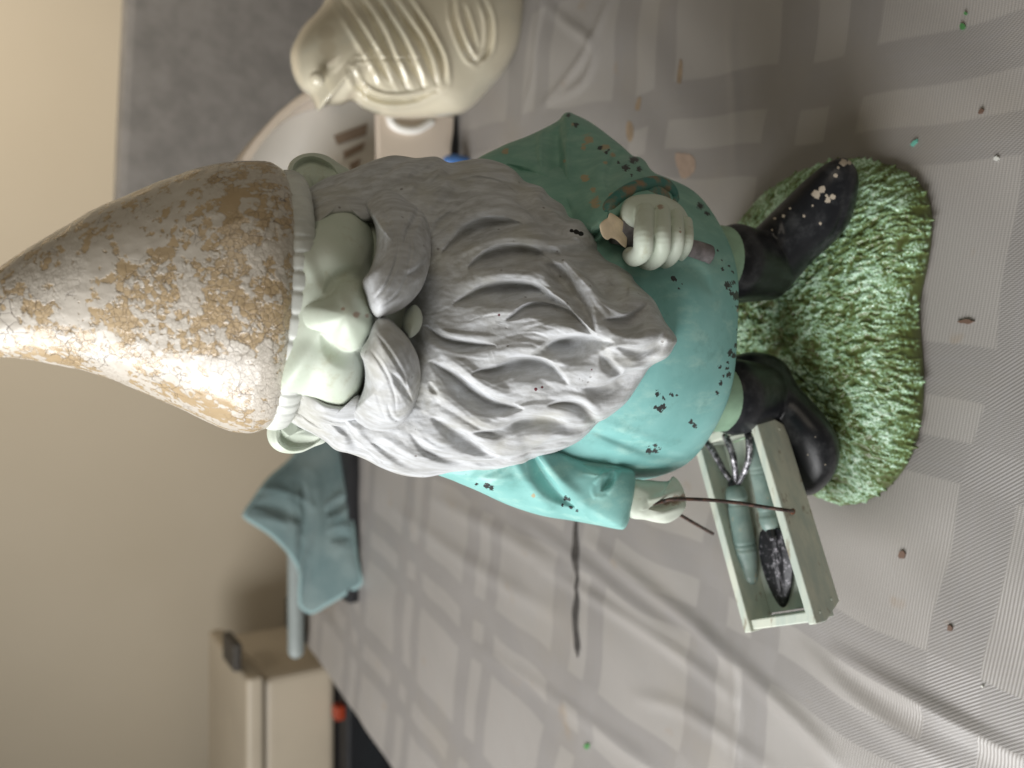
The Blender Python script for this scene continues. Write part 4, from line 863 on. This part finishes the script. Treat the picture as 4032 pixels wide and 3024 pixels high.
V, F = tube_geo(np.array([PY(1165, 1850, .78), PY(1165, 2200, .78), PY(1166, 2560, .77)]), .0115, 20, 12)
tag(mesh_obj('rail', V, F, M['grey_rail']), 'grey green rounded rail sticking out from under the blue towel', 'rail')

# grey upholstered chair behind the table
ch_ = thing('upholstered_chair', 'grey fabric chair back standing against the cream wall', 'chair', (.45, 1.1, -.75))
panel('backrest', [(505, -420), (498, 0), (474, 500), (462, 800), (470, 1120), (2300, 1120), (2300, -420)], 1.0, .07, M['fabric'], ch_, bevel=.012)
box_obj('seat', (.12, 1.075, -.34), (.95, 1.5, -.24), M['fabric'], ch_, bevel=.015)
for x, y in ((.16, 1.11), (.9, 1.11), (.16, 1.45), (.9, 1.45)): box_obj('leg', (x-.02, y-.02, -.75), (x+.02, y+.02, -.341), M['table_wood'], ch_, bevel=.003)

# beige bin by the wall, with its lid and latch
bn = thing('storage_bin', 'beige plastic storage bin with rounded lid against the wall behind the table', 'storage bin', (-.85, 1.3, -.135))
box_obj('body', (-1.35, 1.15, -.135), (-.552, 1.45, .006), M['beige_plastic'], bn, bevel=.02, segs=4)
box_obj('lid', (-1.37, 1.135, .0075), (-.54, 1.47, .040), M['beige_lid'], bn, bevel=.012, segs=4)
lt = PZ(930, 2552, .0405); box_obj('latch', (lt[0]-.030, lt[1]-.045, .0402), (lt[0]+.022, lt[1]+.045, .056), M['latch_dark'], bn, bevel=.004)
o = box_obj('orange_box', (-.645, 1.103, -.1365), (-.618, 1.13, -.118), M['orange_plastic'], None, bevel=.004); tag(o, 'small orange box on the black cabinet under the beige bin', 'box')
o = box_obj('teal_box', (-.86, .98, -.75), (-.69, 1.08, -.222), M['teal_plastic'], None, bevel=.01); tag(o, 'teal container standing on the floor before the black cabinet', 'container')
o = box_obj('cabinet', (-1.38, 1.10, -.75), (-.50, 1.50, -.137), M['black_plastic'], None, bevel=.008); tag(o, 'black cabinet carrying the beige storage bin', 'cabinet')

# crumbs and paint flakes on the cloth
simple('flake_green', (.08, .24, .08), .5); simple('flake_teal', (.16, .50, .40), .5); simple('flake_brown', (.14, .085, .06), .6); simple('flake_white', (.62, .62, .58), .6)
for px_, py_, rx, ry, rot, mt, lab in ((3788, 102, 13, 16, .3, 'green', 'larger green paint flake near the top right corner'), (3801, 52, 7, 8, 0, 'green', 'tiny green paint flake above the larger green one'), (3604, 563, 8, 24, .75, 'teal', 'slim teal paint flake right of the gnome boot'), (3868, 440, 10, 15, .7, 'brown', 'red brown crumb on the ribbed cloth above the white crumb'), (3927, 626, 14, 13, 0, 'white', 'white crumb on the ribbed cloth'), (3805, 1266, 38, 11, 0, 'brown', 'long brown splinter in front of the gnome base'), (3555, 2182, 16, 22, .2, 'brown', 'brown crumb left of the tool box'), (3746, 2470, 12, 16, 0, 'brown', 'dark brown crumb nearest the lower right wrinkle'), (3876, 2700, 6, 6, 0, 'white', 'tiny white speck near the lower right corner'), (2312, 2938, 11, 16, .3, 'green', 'green paint flake near the lower edge of the cloth')):
    an = np.linspace(0, 2*np.pi, 14, endpoint=False); rx *= .75; ry *= .75; rr = 1 + .28*RNG.uniform(-1, 1, 14)
    q = np.stack([rx*np.cos(an)*rr, ry*np.sin(an)*rr], 1); q = q @ np.array([[math.cos(rot), math.sin(rot)], [-math.sin(rot), math.cos(rot)]]) + (px_, py_)
    o = flat_patch('paint_flake' if mt in ('green', 'teal') else 'crumb', q, M['flake_'+mt], None, .0012, 0, 30); tag(o, lab, 'flake' if mt in ('green', 'teal') else 'crumb')

for o in bpy.data.objects:
    if '_org' in o.keys(): del o['_org']
